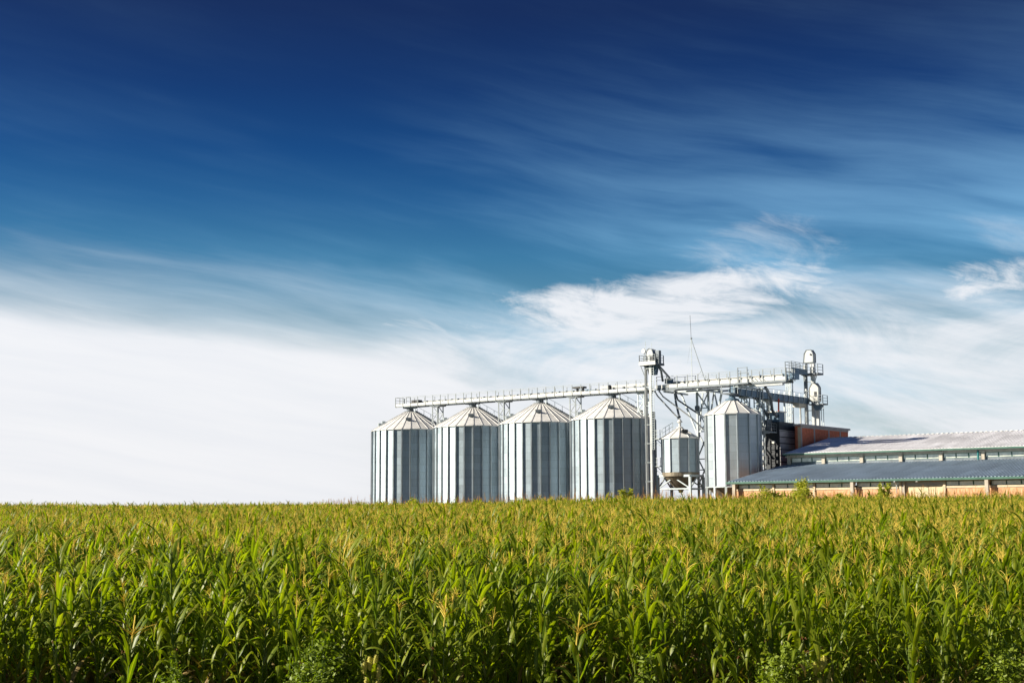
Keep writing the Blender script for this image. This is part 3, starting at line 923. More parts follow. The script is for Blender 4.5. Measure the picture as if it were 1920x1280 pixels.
lattice(t, -2.3, -2.3, 0, Z(23.18), .7, .7, 'walkway_tower', bar=.1)
for i in range(9):
    MB().box(-1.06, .68, -.3, .3, 9 + i * 1.4, 9.07 + i * 1.4).put('leg_collar', M['steel'], t)

t = thing('short_elevator', 'lower bucket elevator with square shouldered head, right of the tallest one', 'elevator', 21.9, 20.0, SITE)
for (a, b_) in ((-.55, -.2), (.1, .5)):
    MB().box(a, b_, -.22, .22, 0, Z(20.4)).put('elevator_leg', M['trunk'], t)
hd = [(-.85, Z(19.2)), (.62, Z(19.2)), (.62, Z(21.2)), (.2, Z(21.85)), (-.4, Z(21.85)), (-.85, Z(21.1))]
MB().prism(hd, 1, -.35, .35).put('elevator_head', M['cream'], t)
rim(t, hd, -.35)
rim(t, hd, .35)
MB().box(-.05, .3, -.42, -.36, Z(19.9), Z(20.6)).put('head_hatch', M['black'], t)
MB().box(-.7, 1.55, -.9, .7, Z(18.65), Z(18.82)).put('head_platform', M['steeld'], t)
rail_run(t, (.0, -.85, Z(18.82)), (1.5, -.85, Z(18.82)), 1.2, 2, .085, (1.0, .66, .33))
rail_run(t, (1.5, -.85, Z(18.82)), (1.5, .65, Z(18.82)), 1.2, 1, .085, (1.0, .66, .33))
MB().prism([(-.3, Z(18.64)), (1.1, Z(18.64)), (.6, Z(17.9)), (.1, Z(17.9))], 1, -.4, .3).put('transition_hopper', M['blue'], t)
for a in (.95, 1.3): MB().tube([(a, -.3, 0), (a, -.3, Z(18.65))], .06, 6).put('guide_pole', M['steel'], t)
for i in range(5): MB().bar((.9, -.3, 8 + i * 2.0), (1.35, -.3, 8 + i * 2.0), .05).put('pole_tie', M['steel'], t)

t = thing('vent_stack', 'pair of slim pale vent stacks left of the tallest elevator', 'vent stack', 19.6, 20.3, SITE)
for (a, d) in ((-.35, .13), (.62, .13)):
    MB().tube([(a, 0, 8), (a, 0, Z(18.5))], d, 10).put('stack_pipe', M['trunk'], t)
    MB().tube([(a, 0, Z(17.2)), (a, 0, Z(17.35))], d * 1.4, 10).put('pipe_collar', M['steel'], t)
MB().bar((-.35, 0, Z(16.4)), (1.6, 0, Z(16.4)), .05).put('pipe_tie', M['steel'], t)
MB().box(-.7, 1.0, -.5, .5, 7.6, 8.0).put('stack_base', M['steeld'], t)
for (a, d) in ((-.5, 0), (.8, 0)): MB().box(a - .1, a + .1, -.1, .1, 0, 7.6).put('stack_leg', M['steeld'], t)

# ------------------------------------------------------------------ grain dryer
t = thing('grain_dryer', 'grain dryer with shade painted into its dark cladding, grey ribbed side, between the medium silo and the brick block', 'dryer', 22, 8.3, SITE)
D0 = 4.45
MB().box(-2.2, 0, .0, D0, 0, Z(14.62)).put('dryer_body', M['dark'], t)
MB().box(-2.25, .05, -.05, D0 + .05, Z(14.62), Z(15.72)).put('dryer_top', M['dark'], t)
pm = MB().box(.0, .06, .02, D0 - .02, 0, .74).mesh('side_panel', M['band'])
for i in range(11): put('side_panel', pm, t, (.003, 0, Z(14.55) - (i + 1) * .86))
MB().box(.003, .04, .0, D0, Z(14.5), Z(14.62)).put('panel_cap', M['white'], t)
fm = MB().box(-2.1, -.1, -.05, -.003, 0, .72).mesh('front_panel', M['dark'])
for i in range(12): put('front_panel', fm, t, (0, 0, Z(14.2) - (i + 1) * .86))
MB().box(-1.55, -.1, .3, 1.9, Z(15.725), Z(17.05)).put('exhaust_stack', M['blue'], t)
MB().box(-1.75, .1, .1, 2.1, Z(17.05), Z(17.2)).put('stack_cap', M['lamp'], t)
MB().tube([(-.6, 1.1, Z(17.2)), (-.55, 1.1, Z(19.0))], .12, 8).put('red_pipe', M['red'], t)
MB().tube([(-2.0, .6, Z(15.7)), (-2.1, .6, Z(16.8)), (-1.9, .5, Z(17.6)), (-2.0, .4, Z(18.7))], [.42, .35, .24, .22], 10).put('white_duct', M['white'], t)
MB().tube([(-1.9, .2, Z(15.9)), (-1.3, -.1, Z(15.75))], .2, 8).put('white_duct', M['white'], t)
# stair gallery in front of the dryer
sv = -2.2
MB().box(-2.6, -.35, sv, -.05, Z(14.15), Z(14.3)).put('gallery_floor', M['steel'], t)
MB().box(-2.6, -.35, sv - .02, sv - .0, Z(14.0), Z(14.42)).put('gallery_edge', M['white'], t)
rail_run(t, (-2.55, sv, Z(14.3)), (-.4, sv, Z(14.3)), 1.15, 4, .07, (1.0, .66, .33))
rail_run(t, (-.4, sv, Z(14.3)), (-.4, -.1, Z(14.3)), 1.15, 3, .07, (1.0, .66, .33))
MB().box(-2.4, -1.0, -1.6, -.1, Z(14.32), Z(15.95)).put('fan_box', M['steeld'], t)
MB().box(-1.9, -1.3, -1.68, -1.61, Z(14.6), Z(15.3)).put('fan_hatch', M['band'], t)
MB().tube([(-.6, -.5, Z(12.9)), (-.6, -.75, Z(12.9))], .22, 12).put('flood_lamp', M['lamp'], t)
g = MB()
for x in (-2.7, -2.0, -1.55): g.bar((x, -1.4, 0), (x, -1.4, Z(14.1)), .11)
g.put('gallery_post', M['steel'], t, kind='stuff')
for i in range(8):
    MB().box(-2.0, -1.62, -1.55, -1.45, 0, .5).put('sky_gap_plate', M['white'], t, (0, 0, Z(12.4) - i * .95))  # white plates stand in for bright sky showing between the landings
for i in range(10):
    MB().bar((-2.7, -1.4, Z(13.6) - i * .8), (-2.0, -1.4, Z(13.6) - i * .8), .06).put('rung', M['steel'], t)

# ------------------------------------------------------------------ brick block
t = thing('brick_block', 'red brick plant room with grey flat roof slab rising behind the barn roof', 'building', 24.2, 10.3, SITE)
L = 15.2
MB().box(-.8, 0, 0, 2.7, 0, Z(15.15)).put('brick_wall', M['brickr'], t)
MB().box(-4.2, 0, 2.703, L, 0, Z(15.15)).put('brick_wall', M['brickr'], t)
MB().prism([(-.95, -.3), (.25, -.3), (.25, L + .3), (-4.4, L + .3), (-4.4, 2.65), (-.95, 2.65)], 2, Z(15.153), Z(15.42)).put('roof_slab', M['brickp'], t)
for y in (0.0, 4.0, 8.6, 12.3):
    MB().box(.003, .06, y, y + .32, 0, Z(15.147)).put('pilaster', M['brickp'], t)
MB().box(.003, .05, .35, L, Z(14.9), Z(15.147)).put('ring_beam', M['brickp'], t)
MB().box(-.42, -.02, -.06, -.003, Z(11.8), Z(15.0)).put('corner_panel', M['creamw'], t)

# ------------------------------------------------------------------ barn
BU0, BU1 = 24.7, 78.0
t = thing('storage_barn', 'long low brick barn with blue-grey lower roof, strip windows and raised pale upper roof', 'barn', 0, 0, SITE)


def corrugated(u0, u1, v0, z0, v1, z1, pitch, depth, th):
    b = MB()
    n = int((u1 - u0) / pitch)
    pr = []
    for i in range(n):
        x = u0 + i * pitch
        pr += [(x, 0), (x + pitch * .42, 0), (x + pitch * .54, depth), (x + pitch * .88, depth)]
    pr.append((u0 + n * pitch, 0))
    for i in range(len(pr) - 1):
        (xa, ha), (xb, hb) = pr[i], pr[i + 1]
        b.poly([(xa, v0, z0 + ha), (xb, v0, z0 + hb), (xb, v1, z1 + hb), (xa, v1, z1 + ha)])
        b.poly([(xa, v0, z0 - th), (xb, v0, z0 - th), (xb, v0, z0 + hb), (xa, v0, z0 + ha)])
    b.poly([(u0, v0, z0 - th), (u0, v1, z1 - th), (u1, v1, z1 - th), (u1, v0, z0 - th)])
    b.poly([(u0, v0, z0 - th), (u0, v0, z0), (u0, v1, z1), (u0, v1, z1 - th)])
    b.poly([(u1, v0, z0 - th), (u1, v1, z1 - th), (u1, v1, z1), (u1, v0, z0)])
    return b


corrugated(24.25, BU1, -10.45, Z(7.10), 4.44, Z(9.52), .42, .10, .07).put('lower_roof', M['rooflow'], t)
corrugated(25.0, BU1, 3.55, Z(11.06), 17.0, Z(13.62), .42, .10, .07).put('upper_roof', M['roofup'], t)
corrugated(25.0, BU1, 30.2, Z(10.98), 17.02, Z(13.62), .42, .10, .07).put('upper_roof', M['roofup'], t)
g = MB()
for i in range(int((BU1 - 25) / .66)): g.bar((25.1 + i * .66, 16.9, Z(13.72)), (25.42 + i * .66, 16.9, Z(13.72)), .5, .08)
g.put('ridge_cap', M['white'], t, kind='stuff')
MB().box(24.2, BU1, -10.68, -10.48, Z(6.84), Z(7.10)).put('gutter', M['green'], t)
MB().box(24.27, BU1, -10.47, -9.85, Z(6.92), Z(6.98)).put('soffit', M['concrete'], t)
MB().box(24.95, BU1, 3.34, 3.52, Z(10.84), Z(11.03)).put('gutter', M['green'], t)
MB().box(24.95, BU1, 3.32, 3.53, Z(11.033), Z(11.09)).put('gutter_lip', M['white'], t)
# walls
DOOR = (47.15, 51.85)
for (a, b_) in ((BU0, DOOR[0]), (DOOR[1], BU1)):
    MB().box(a, b_, -9.8, -9.5, 0, Z(5.95)).put('brick_wall', M['brick'], t)
    MB().box(a, b_, -9.86, -9.5, Z(5.953), Z(6.2)).put('sill_band', M['creamw'], t)
MB().box(BU0, BU1, -9.84, -9.5, Z(6.76), Z(7.0)).put('lintel_beam', M['concrete'], t)
MB().box(BU0, BU0 + .3, -9.5, 30, 0, Z(7.2)).put('gable_wall', M['brick'], t)
MB().prism([(4.6, 7.0), (29.5, 7.0), (29.5, Z(10.8)), (17, Z(13.4)), (4.6, Z(10.8))], 0, BU0 + .45, BU0 + .7).put('gable_wall', M['brick'], t)
MB().box(BU0, BU1, 29.5, 29.8, 0, Z(10.9)).put('back_wall', M['brick'], t)
for uc in (25.25, 41.1, 57.2, 73.2):
    MB().box(uc - .2, uc + .2, -10.62, -10.2, 0, Z(6.83)).put('column', M['concrete'], t)
    MB().box(uc - .2, uc + .2, -10.19, -9.87, Z(6.5), Z(6.89)).put('column_head', M['concrete'], t)
for uc in (30.4, 35.9, 46.85, 52.1, 62.5, 67.8):
    MB().box(uc - .14, uc + .14, -9.95, -9.865, 0, Z(6.757)).put('pilaster', M['creamw'], t)
fr = MB()
pane = MB().box(0, 1, -9.68, -9.66, 0, .52).mesh('pane', M['glass'])


def window(u0, u1, v, z0, z1, n=1):
    f = MB()
    w = .05
    f.box(u0, u1, v - .06, v + .02, z0, z0 + w).box(u0, u1, v - .06, v + .02, z1 - w, z1)
    f.box(u0, u0 + w, v - .06, v + .02, z0 + w, z1 - w).box(u1 - w, u1, v - .06, v + .02, z0 + w, z1 - w)
    o = f.put('window', M['green'], t)
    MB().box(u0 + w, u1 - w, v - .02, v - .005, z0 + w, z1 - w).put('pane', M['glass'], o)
    return o


def strip(stops, v, z0, z1):
    for a, b_ in zip(stops[:-1], stops[1:]): window(a + .015, b_ - .015, v, z0, z1)


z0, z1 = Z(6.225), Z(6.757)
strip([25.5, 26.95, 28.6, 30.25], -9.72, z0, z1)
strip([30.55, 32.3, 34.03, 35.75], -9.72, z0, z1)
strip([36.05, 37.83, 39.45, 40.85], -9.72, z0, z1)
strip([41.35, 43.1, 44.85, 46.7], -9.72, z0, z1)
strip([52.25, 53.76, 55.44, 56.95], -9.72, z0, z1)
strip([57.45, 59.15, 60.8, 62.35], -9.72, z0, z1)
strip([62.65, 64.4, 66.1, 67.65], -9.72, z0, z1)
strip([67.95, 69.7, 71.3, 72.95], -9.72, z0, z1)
# sliding door in its recess
d = MB().box(DOOR[0] + .25, DOOR[1] - .02, -9.62, -9.54, 0, Z(6.3)).put('sliding_door', M['roller'], t)
for i in range(5):
    MB().box(DOOR[0] + .25 + i * .87, DOOR[0] + .33 + i * .87, -9.66, -9.623, 0, Z(6.28)).put('door_batten', M['roller'], d)
MB().box(DOOR[0], DOOR[1], -9.60, -9.52, Z(6.3), Z(6.757)).put('door_lintel', M['brickp'], t)
MB().box(DOOR[0] - .06, DOOR[0] + .2, -9.95, -9.55, 0, Z(6.755)).put('door_jamb', M['concrete'], t)
MB().tube([(46.45, -10.05, 0), (46.45, -10.05, Z(6.4)), (46.45, -10.7, Z(6.78))], .08, 8).put('downpipe', M['trunk'], t)
l = MB().lathe([(.09, .22), (.2, .1), (.24, 0)], 14, cap_bot=True).put('wall_lamp', M['lamp'], t, (49.1, -10.35, Z(6.72)))
MB().bar((0, .5, .2), (0, 0, .2), .05).put('lamp_arm', M['steeld'], l)
# clerestory
MB().box(25.3, BU1, 4.45, 4.75, 7.0, Z(9.9)).put('clerestory_wall', M['steeld'], t)
MB().box(25.3, BU1, 4.42, 4.75, Z(10.5), Z(10.9)).put('lintel_beam', M['concrete'], t)
cu = [25.4, 30.4, 35.75, 41.05, 46.3, 51.6, 56.9, 62.2, 67.5, 72.8]
for uc in cu:
    MB().box(uc - .22, uc + .22, 4.15, 4.417, Z(9.62), Z(10.9)).put('column', M['concrete'], t)
    MB().box(uc - .32, uc + .26, 3.85, 4.416, Z(10.56), Z(10.74)).put('column_head', M['concrete'], t)
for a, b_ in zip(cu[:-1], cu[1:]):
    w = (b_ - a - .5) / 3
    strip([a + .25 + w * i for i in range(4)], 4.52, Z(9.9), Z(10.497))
MB().tube([(51.1, 4.0, Z(9.6)), (51.1, 4.0, Z(10.75))], .13, 8).put('downpipe', M['teal'], t)

# ------------------------------------------------------------------ corn: shared meshes


def ribbon(name, pts, widths, side, mat, fold=0.18, wave=0.0, seed=0, smooth=True):
    """leaf blade: 3 vertices across (V-fold along the midrib), UVs u across / v along"""
    rg = random.Random(seed)
    v, f, uv = [], [], []
    ph = rg.uniform(0, 6.28)
    n = len(pts)
    for i, (p, w, s) in enumerate(zip(pts, widths, side)):
        p, s = Vector(p), Vector(s).normalized()
        d = (Vector(pts[min(i + 1, n - 1)]) - Vector(pts[max(i - 1, 0)])).normalized()
        up = s.cross(d).normalized()
        wl = wave * w * math.sin(ph + i * 1.7)
        wr = wave * w * math.sin(ph + 2.0 + i * 1.9)
        v += [tuple(p - s * w / 2 + up * (fold * w + wl)), tuple(p), tuple(p + s * w / 2 + up * (fold * w + wr))]
        t = i / (n - 1)
        uv += [(0, t), (.5, t), (1, t)]
    for i in range(n - 1):
        a = i * 3
        f += [(a, a + 1, a + 4, a + 3), (a + 1, a + 2, a + 5, a + 4)]
    return v, f, uv


def uv_mesh(name, v, f, uv, mats, mi=None, smooth=True):
    me = bpy.data.meshes.new(name)
    me.from_pydata(v, [], f)
    for mm in mats: me.materials.append(mm)
    if mi: me.polygons.foreach_set('material_index', mi)
    lay = me.uv_layers.new(name='UVMap')
    for l in me.loops: lay.data[l.index].uv = uv[l.vertex_index]
    if smooth: me.polygons.foreach_set('use_smooth', [True] * len(me.polygons))
    me.update()
    return me


def corn_leaf_data(seed, L, wid, a0, droop, power=1.7, kink=None):
    rg = random.Random(seed)
    n = 10
    pts, ws, sd = [], [], []
    x = z = y = 0.0
    a = a0
    tw = rg.uniform(-.9, .9)
    lat = rg.uniform(-.35, .35)
    for i in range(n + 1):
        t = i / n
        pts.append((x, y, z))
        w = wid * min(1.0, .42 + 2.2 * t) * (1 - max(0, (t - .42) / .58) ** 1.8)
        ws.append(max(w, .004))
        tt = tw * t
        sd.append((-math.sin(lat * t) * .3, math.cos(tt), math.sin(tt) * .9))
        a = a0 + droop * t ** power
        if kink and t > kink: a += 1.1
        st = L / n
        x += math.sin(a) * math.cos(lat * t) * st
        y += math.sin(a) * math.sin(lat * t) * st
        z += math.cos(a) * st
    return pts, ws, sd


LEAF = []
for i in range(14):
    rg = random.Random(100 + i)
    L = rg.uniform(.78, 1.10)
    a0 = rg.uniform(.22, .5)
    dr = rg.choice([rg.uniform(.7, 1.2), rg.uniform(1.7, 2.5), rg.uniform(2.2, 2.8), rg.uniform(2.2, 2.8)])
    kk = rg.choice([None, None, .45, .6])
    v, f, uv = ribbon('corn_leaf', *corn_leaf_data(200 + i, L, rg.uniform(.082, .115), a0, dr, rg.uniform(1.1, 1.8), kk), None, .16, .10, i)
    LEAF.append((v, f, uv))
UPLEAF = []          # narrow upright flag leaves near the tassel
for i in range(8):
    rg = random.Random(300 + i)
    v, f, uv = ribbon('corn_leaf', *corn_leaf_data(400 + i, rg.uniform(.38, .62), rg.uniform(.050, .078), rg.uniform(.2, .55), rg.uniform(.3, 1.7)), None, .2, .08, i)
    UPLEAF.append((v, f, uv))
LEAF_ME = [uv_mesh('leaf', *d, [M['leaf']]) for d in LEAF]
UPLEAF_ME = [uv_mesh('leaf', *d, [M['leaf']]) for d in UPLEAF]
DRY_ME = [uv_mesh('leaf', *d, [M['leafdry']]) for d in LEAF[:5]]


def twig(v, f, uv, pts, r0, r1):
    """three-sided tapering twig"""
    base = len(v)
    n = len(pts)
    for i, p in enumerate(pts):
        p = Vector(p)
        d = (Vector(pts[min(i + 1, n - 1)]) - Vector(pts[max(i - 1, 0)])).normalized()
        a = d.cross(Vector((.31, .2, .93)))
        a.normalize()
        b = a.cross(d)
        r = r0 + (r1 - r0) * i / (n - 1)
        for k in range(3):
            t = 2.0944 * k
            v.append(tuple(p + (a * math.cos(t) + b * math.sin(t)) * r))
            uv.append((k / 3, i / (n - 1)))
    for i in range(n - 1):
        for k in range(3):
            j = (k + 1) % 3
            f.append((base + i * 3 + k, base + i * 3 + j, base + (i + 1) * 3 + j, base + (i + 1) * 3 + k))


def tassel_data(seed):
    rg = random.Random(seed)
    v, f, uv = [], [], []
    H = rg.uniform(.30, .42)
    twig(v, f, uv, [(0, 0, -.12), (0, 0, .1), (rg.uniform(-.03, .03), rg.uniform(-.03, .03), H)], .0065, .0050)
    for i in range(rg.randint(7, 12)):
        az, z0 = rg.uniform(0, 6.28), rg.uniform(.0, .14)
        L, a0, dr = rg.uniform(.15, .27), rg.uniform(.25, .7), rg.uniform(.2, 1.5)
        x, z, pts = 0, z0, []
        for k in range(5):
            pts.append((x * math.cos(az), x * math.sin(az), z))
            a = a0 + dr * (k / 4) ** 1.3
            x += math.sin(a) * L / 4
            z += math.cos(a) * L / 4
        twig(v, f, uv, pts, .0048, .0034)
    return v, f, uv


TASSEL = [tassel_data(500 + i) for i in range(7)]
TASSEL_ME = [uv_mesh('tassel', *d, [M['tassel']], smooth=False) for d in TASSEL]


def stalk_data(seed, H):
    rg = random.Random(seed)
    v, f, uv = [], [], []
    bx, by = rg.uniform(-.06, .06), rg.uniform(-.06, .06)
    pts = [(bx * (k / 5) ** 2, by * (k / 5) ** 2, H * k / 5) for k in range(6)]
    n = 6
    for i, p in enumerate(pts):
        r = .0145 - .0065 * i / 5
        for k in range(n):
            t = 6.2832 * k / n
            v.append((p[0] + r * math.cos(t), p[1] + r * math.sin(t), p[2]))
            uv.append((k / n, i / 5))
    for i in range(5):
        for k in range(n):
            j = (k + 1) % n
            f.append((i * n + k, i * n + j, (i + 1) * n + j, (i + 1) * n + k))
    return v, f, uv, (bx, by)


def ear_data(seed):
    rg = random.Random(seed)
    v, f, uv, mi = [], [], [], []
    prof = [(0, .012), (.04, .026), (.12, .030), (.20, .022), (.25, .010)]
    n = 6
    for i, (z, r) in enumerate(prof):
        for k in range(n):
            t = 6.2832 * k / n
            v.append((r * math.cos(t) + z * .30, r * math.sin(t), z))
            uv.append((k / n, z / .25))
    for i in range(len(prof) - 1):
        for k in range(n):
            j = (k + 1) % n
            f.append((i * n + k, i * n + j, (i + 1) * n + j, (i + 1) * n + k)); mi.append(0)
    for q in range(5):
        c = len(f)
        az = rg.uniform(0, 6.28)
        twig(v, f, uv, [(.075, 0, .24), (.075 + .03 * math.cos(az), .03 * math.sin(az), .30), (.075 + .05 * math.cos(az), .05 * math.sin(az), .29 - .05 * rg.random())], .006, .004)
        mi += [1] * (len(f) - c)
    return v, f, uv, mi


EAR = [ear_data(600 + i) for i in range(2)]
EAR_ME = [uv_mesh('ear', d[0], d[1], d[2], [M['husk'], M['silk']], d[3]) for d in EAR]


def plant_plan(seed, H=None):
    """where every piece of one plant sits: (kind, variant, z, azimuth, scale, tilt)"""
    rg = random.Random(seed)
    H = H or rg.uniform(1.85, 2.1)
    plane = rg.uniform(0, 6.28)
    items = []
    n = 11
    for i in range(n):
        t = i / (n - 1)
        z = H * (.16 + .72 * t)
        az = plane + (math.pi if i % 2 else 0) + rg.gauss(0, .45)
        kind = 'leaf' if t < .97 else 'up'
        if t < .28 and rg.random() < .5: kind = 'dry'
        items.append((kind, rg.randrange(14), z, az, rg.uniform(.82, 1.1) * (1 - .16 * abs(t - .5) * 2), 0))
    for i in range(4):
        items.append(('up', rg.randrange(8), H * (.84 + .045 * i), plane + (math.pi if i % 2 else 0) + rg.gauss(0, .7), rg.uniform(.8, 1.15), 0))
    if seed % 16 < 10: items.append(('tassel', rg.randrange(7), H + .06, rg.uniform(0, 6.28), rg.uniform(.62, .92), rg.gauss(0, .10)))
    if rg.random() < .7: items.append(('ear', rg.randrange(2), H * rg.uniform(.46, .56), plane + 1.2, 1.0, .15))
    return H, items


PLANS = [plant_plan(704 + i) for i in range(16)]
STALKS = [stalk_data(800 + i, PLANS[i][0]) for i in range(16)]
STALK_ME = [uv_mesh('stalk', *s[:3], [M['stalk']]) for s in STALKS]


def bend(i, z):
    b, H = STALKS[i][3], PLANS[i][0]
    k = min(1.0, z / H) ** 2
    return b[0] * k, b[1] * k


def piece_mesh(kind, k):
    return {'leaf': LEAF_ME, 'up': UPLEAF_ME, 'dry': DRY_ME, 'tassel': TASSEL_ME, 'ear': EAR_ME}[kind][k % len({'leaf': LEAF_ME, 'up': UPLEAF_ME, 'dry': DRY_ME, 'tassel': TASSEL_ME, 'ear': EAR_ME}[kind])]


def piece_data(kind, k):
    src = {'leaf': LEAF, 'up': UPLEAF, 'dry': LEAF[:5], 'tassel': TASSEL, 'ear': EAR}[kind]
    return src[k % len(src)]


PART_NAME = {'leaf': 'leaf', 'up': 'leaf', 'dry': 'leaf', 'tassel': 'tassel', 'ear': 'ear'}


def corn_thing(x, y, i, scale, yaw, label, group):
    o = bpy.data.objects.new('corn_plant', None)
    COL.objects.link(o)
    o.empty_display_size = .2
    o.location = (x, y, ground_z(x, y))
    o.rotation_euler = (random.gauss(0, .045), random.gauss(0, .045), yaw)
    o.scale = (scale, scale, scale)
    prop(o, label, 'corn plant', group)
    put('stalk', STALK_ME[i], o)
    for (kind, k, z, az, s, tl) in PLANS[i][1]:
        bx, by = bend(i, z)
        put(PART_NAME[kind], piece_mesh(kind, k), o, (bx, by, z), (tl, 0, az), (s, s, s))
    return o


# whole-plant meshes for the field beyond the first rows
SRC = bpy.data.collections.new('corn_variants')
MATS = [M['stalk'], M['leaf'], M['leafdry'], M['tassel'], M['husk'], M['silk']]
for i in range(16):
    v, f, uv, mi = [], [], [], []
    def add(dv, df, duv, mm, loc, az, s, tl):
        b = len(v)
        mt_ = Matrix.Translation(loc) @ Matrix.Rotation(az, 4, 'Z') @ Matrix.Rotation(tl, 4, 'X') @ Matrix.Scale(s, 4)
        v.extend(tuple(mt_ @ Vector(p)) for p in dv)
        f.extend(tuple(q + b for q in p) for p in df)
        uv.extend(duv)
        mi.extend(mm if isinstance(mm, list) else [mm] * len(df))
    add(*STALKS[i][:3], 0, (0, 0, 0), 0, 1, 0)
    for (kind, k, z, az, s, tl) in PLANS[i][1]:
        d = piece_data(kind, k)
        mm = {'leaf': 1, 'up': 1, 'dry': 2, 'tassel': 3}.get(kind)
        if kind == 'ear': mm = [4 + q for q in d[3]]
        add(d[0], d[1], d[2], mm, (*bend(i, z), z), az, s, tl)
    SRC.objects.link(bpy.data.objects.new('corn_variant_%02d' % i, uv_mesh('corn_plant', v, f, uv, MATS, mi)))


def in_view(x, y, margin):
    return abs(x) < .36 * y * (1 + margin) + 1.5


def to_site(x, y):
    p = Vector((x, y)) - ORG
    return p.dot(UU), p.dot(VV)


def field_ok(x, y):
    u, v = to_site(x, y)
    if y < 20.6 + 0.35 * math.sin(x * .9): return False
    if u > -46 and v > -15.5: return False
    if y > 262: return False
    return True


rg = random.Random(5)
near, far = [], []
ROW, STEP = .72, .19
# rows run at a slant to the view
ca, sa = math.cos(R(24)), math.sin(R(24))
y = 14.0
for bandinfo in ((19.5, 48.0, 1.0), (48.0, 80.0, .85), (80.0, 130.0, .60), (130.0, 270.0, .38)):
    y0, y1, dens = bandinfo
    half = .40 * y1 + 4
    area = 2 * half * (y1 - y0)
    if y1 <= 48:
        nr = int((2 * half + y1) / ROW) + 60
        for r_ in range(-nr, nr):
            for s_ in range(-400, 400):
                a, b_ = s_ * STEP + rg.gauss(0, .035), r_ * ROW + rg.gauss(0, .06)
                px, py = a * ca - b_ * sa, a * sa + b_ * ca + 36
                if y0 <= py < y1 and in_view(px, py, .22) and field_ok(px, py) and rg.random() < (.78 if py < 32 else .88):
                    near.append((px, py))
    else:
        for _ in range(int(area * 7.0 * dens)):
            px, py = rg.uniform(-half, half), rg.uniform(y0, y1)
            if in_view(px, py, .18) and field_ok(px, py): far.append((px, py))
def variant(y):
    bare = .62 if y < 27 else (.40 if y < 45 else .05)
    return rg.randrange(10, 16) if rg.random() < bare else rg.randrange(10)


near.sort(key=lambda p: p[1])
vis = [p for p in near if in_view(p[0], p[1], -.01) and abs(p[0]) < .36 * p[1]]
first = set(vis[:288])
field_pts = [p for p in near if p not in first] + far


def plant_scale(x, y, rg):
    s = rg.gauss(1.0, .065)
    k = max(0.0, min(1.0, (30.0 - y) / 9.5))
    s *= 1.04 - .24 * k * k + rg.gauss(0, .09) * k
    s *= 1 + .04 * math.sin(x * .21 + y * .13)
    if y > 120 and x > 0: s *= rg.choice([1.0, 1.0, 1.0, 1.0, 1.08, 1.16])
    return max(.45, s)


for (px, py) in sorted(first):
    i = variant(py)
    if i < 10: lab, grp = 'green corn plant topped by a tan tassel in the nearest rows of the field', 'tasselled corn plants in the nearest rows'
    else: lab, grp = 'green corn plant without a tassel, all arching leaves, in the nearest rows of the field', 'leafy corn plants in the nearest rows'
    corn_thing(px, py, i, plant_scale(px, py, rg), random.uniform(0, 6.28), lab, grp)

pm = bpy.data.meshes.new('corn_field')
pm.from_pydata([(x, y, ground_z(x, y) - .02) for x, y in field_pts], [], [])
at = pm.attributes.new('rot', 'FLOAT_VECTOR', 'POINT')
at.data.foreach_set('vector', [c for _ in field_pts for c in (rg.gauss(0, .05), rg.gauss(0, .05), rg.uniform(0, 6.283))])
at = pm.attributes.new('scl', 'FLOAT', 'POINT')
at.data.foreach_set('value', [plant_scale(x, y, rg)  for x, y in field_pts])
at = pm.attributes.new('vid', 'INT', 'POINT')
at.data.foreach_set('value', [variant(y) for x, y in field_pts])
field = put('corn_field', pm)
prop(field, 'broad field of ripening green corn with tan tassels reaching back to the silos', None, None, 'stuff')


def scatter_group(name, coll):
    ng = bpy.data.node_groups.new(name, 'GeometryNodeTree')
    ng.interface.new_socket('Geometry', in_out='INPUT', socket_type='NodeSocketGeometry')
    ng.interface.new_socket('Geometry', in_out='OUTPUT', socket_type='NodeSocketGeometry')
    N = ng.nodes.new
    gi, go = N('NodeGroupInput'), N('NodeGroupOutput')
    ci = N('GeometryNodeCollectionInfo')
    ci.inputs['Collection'].default_value = coll
    ci.inputs['Separate Children'].default_value = True
    ci.inputs['Reset Children'].default_value = True
    iop = N('GeometryNodeInstanceOnPoints')
    iop.inputs['Pick Instance'].default_value = True
    def named(nm, ty):
        a = N('GeometryNodeInputNamedAttribute')
        a.data_type = ty
        a.inputs['Name'].default_value = nm
        return [s for s in a.outputs if s.enabled and s.name == 'Attribute'][0]
    e2r = N('FunctionNodeEulerToRotation')
    ng.links.new(named('rot', 'FLOAT_VECTOR'), e2r.inputs[0])
    ng.links.new(gi.outputs[0], iop.inputs['Points'])
    ng.links.new(ci.outputs[0], iop.inputs['Instance'])
    ng.links.new(named('vid', 'INT'), iop.inputs['Instance Index'])
    ng.links.new(e2r.outputs[0], iop.inputs['Rotation'])
    ng.links.new(named('scl', 'FLOAT'), iop.inputs['Scale'])
    ng.links.new(iop.outputs[0], go.inputs[0])
    return ng


md = field.modifiers.new('scatter', 'NODES')
md.node_group = scatter_group('corn_scatter', SRC)
print('CORN', len(first), len(field_pts))


# ------------------------------------------------------------------ plants that stand out from the crop


def px_at(px, py, d):
    """site survey helper: a point seen at photo pixel (px, py) standing d metres away"""
    X, Y = px - 960, py - 640
    X, Y = X * math.cos(ROLL) + Y * math.sin(ROLL), -X * math.sin(ROLL) + Y * math.cos(ROLL)
    a, b_ = X / F_PX, -Y / F_PX
    dy = math.cos(tilt) - b_ * math.sin(tilt)
    dz = math.sin(tilt) + b_ * math.cos(tilt)
    return Vector((a / dy * d, d, CAM_H + dz / dy * d))


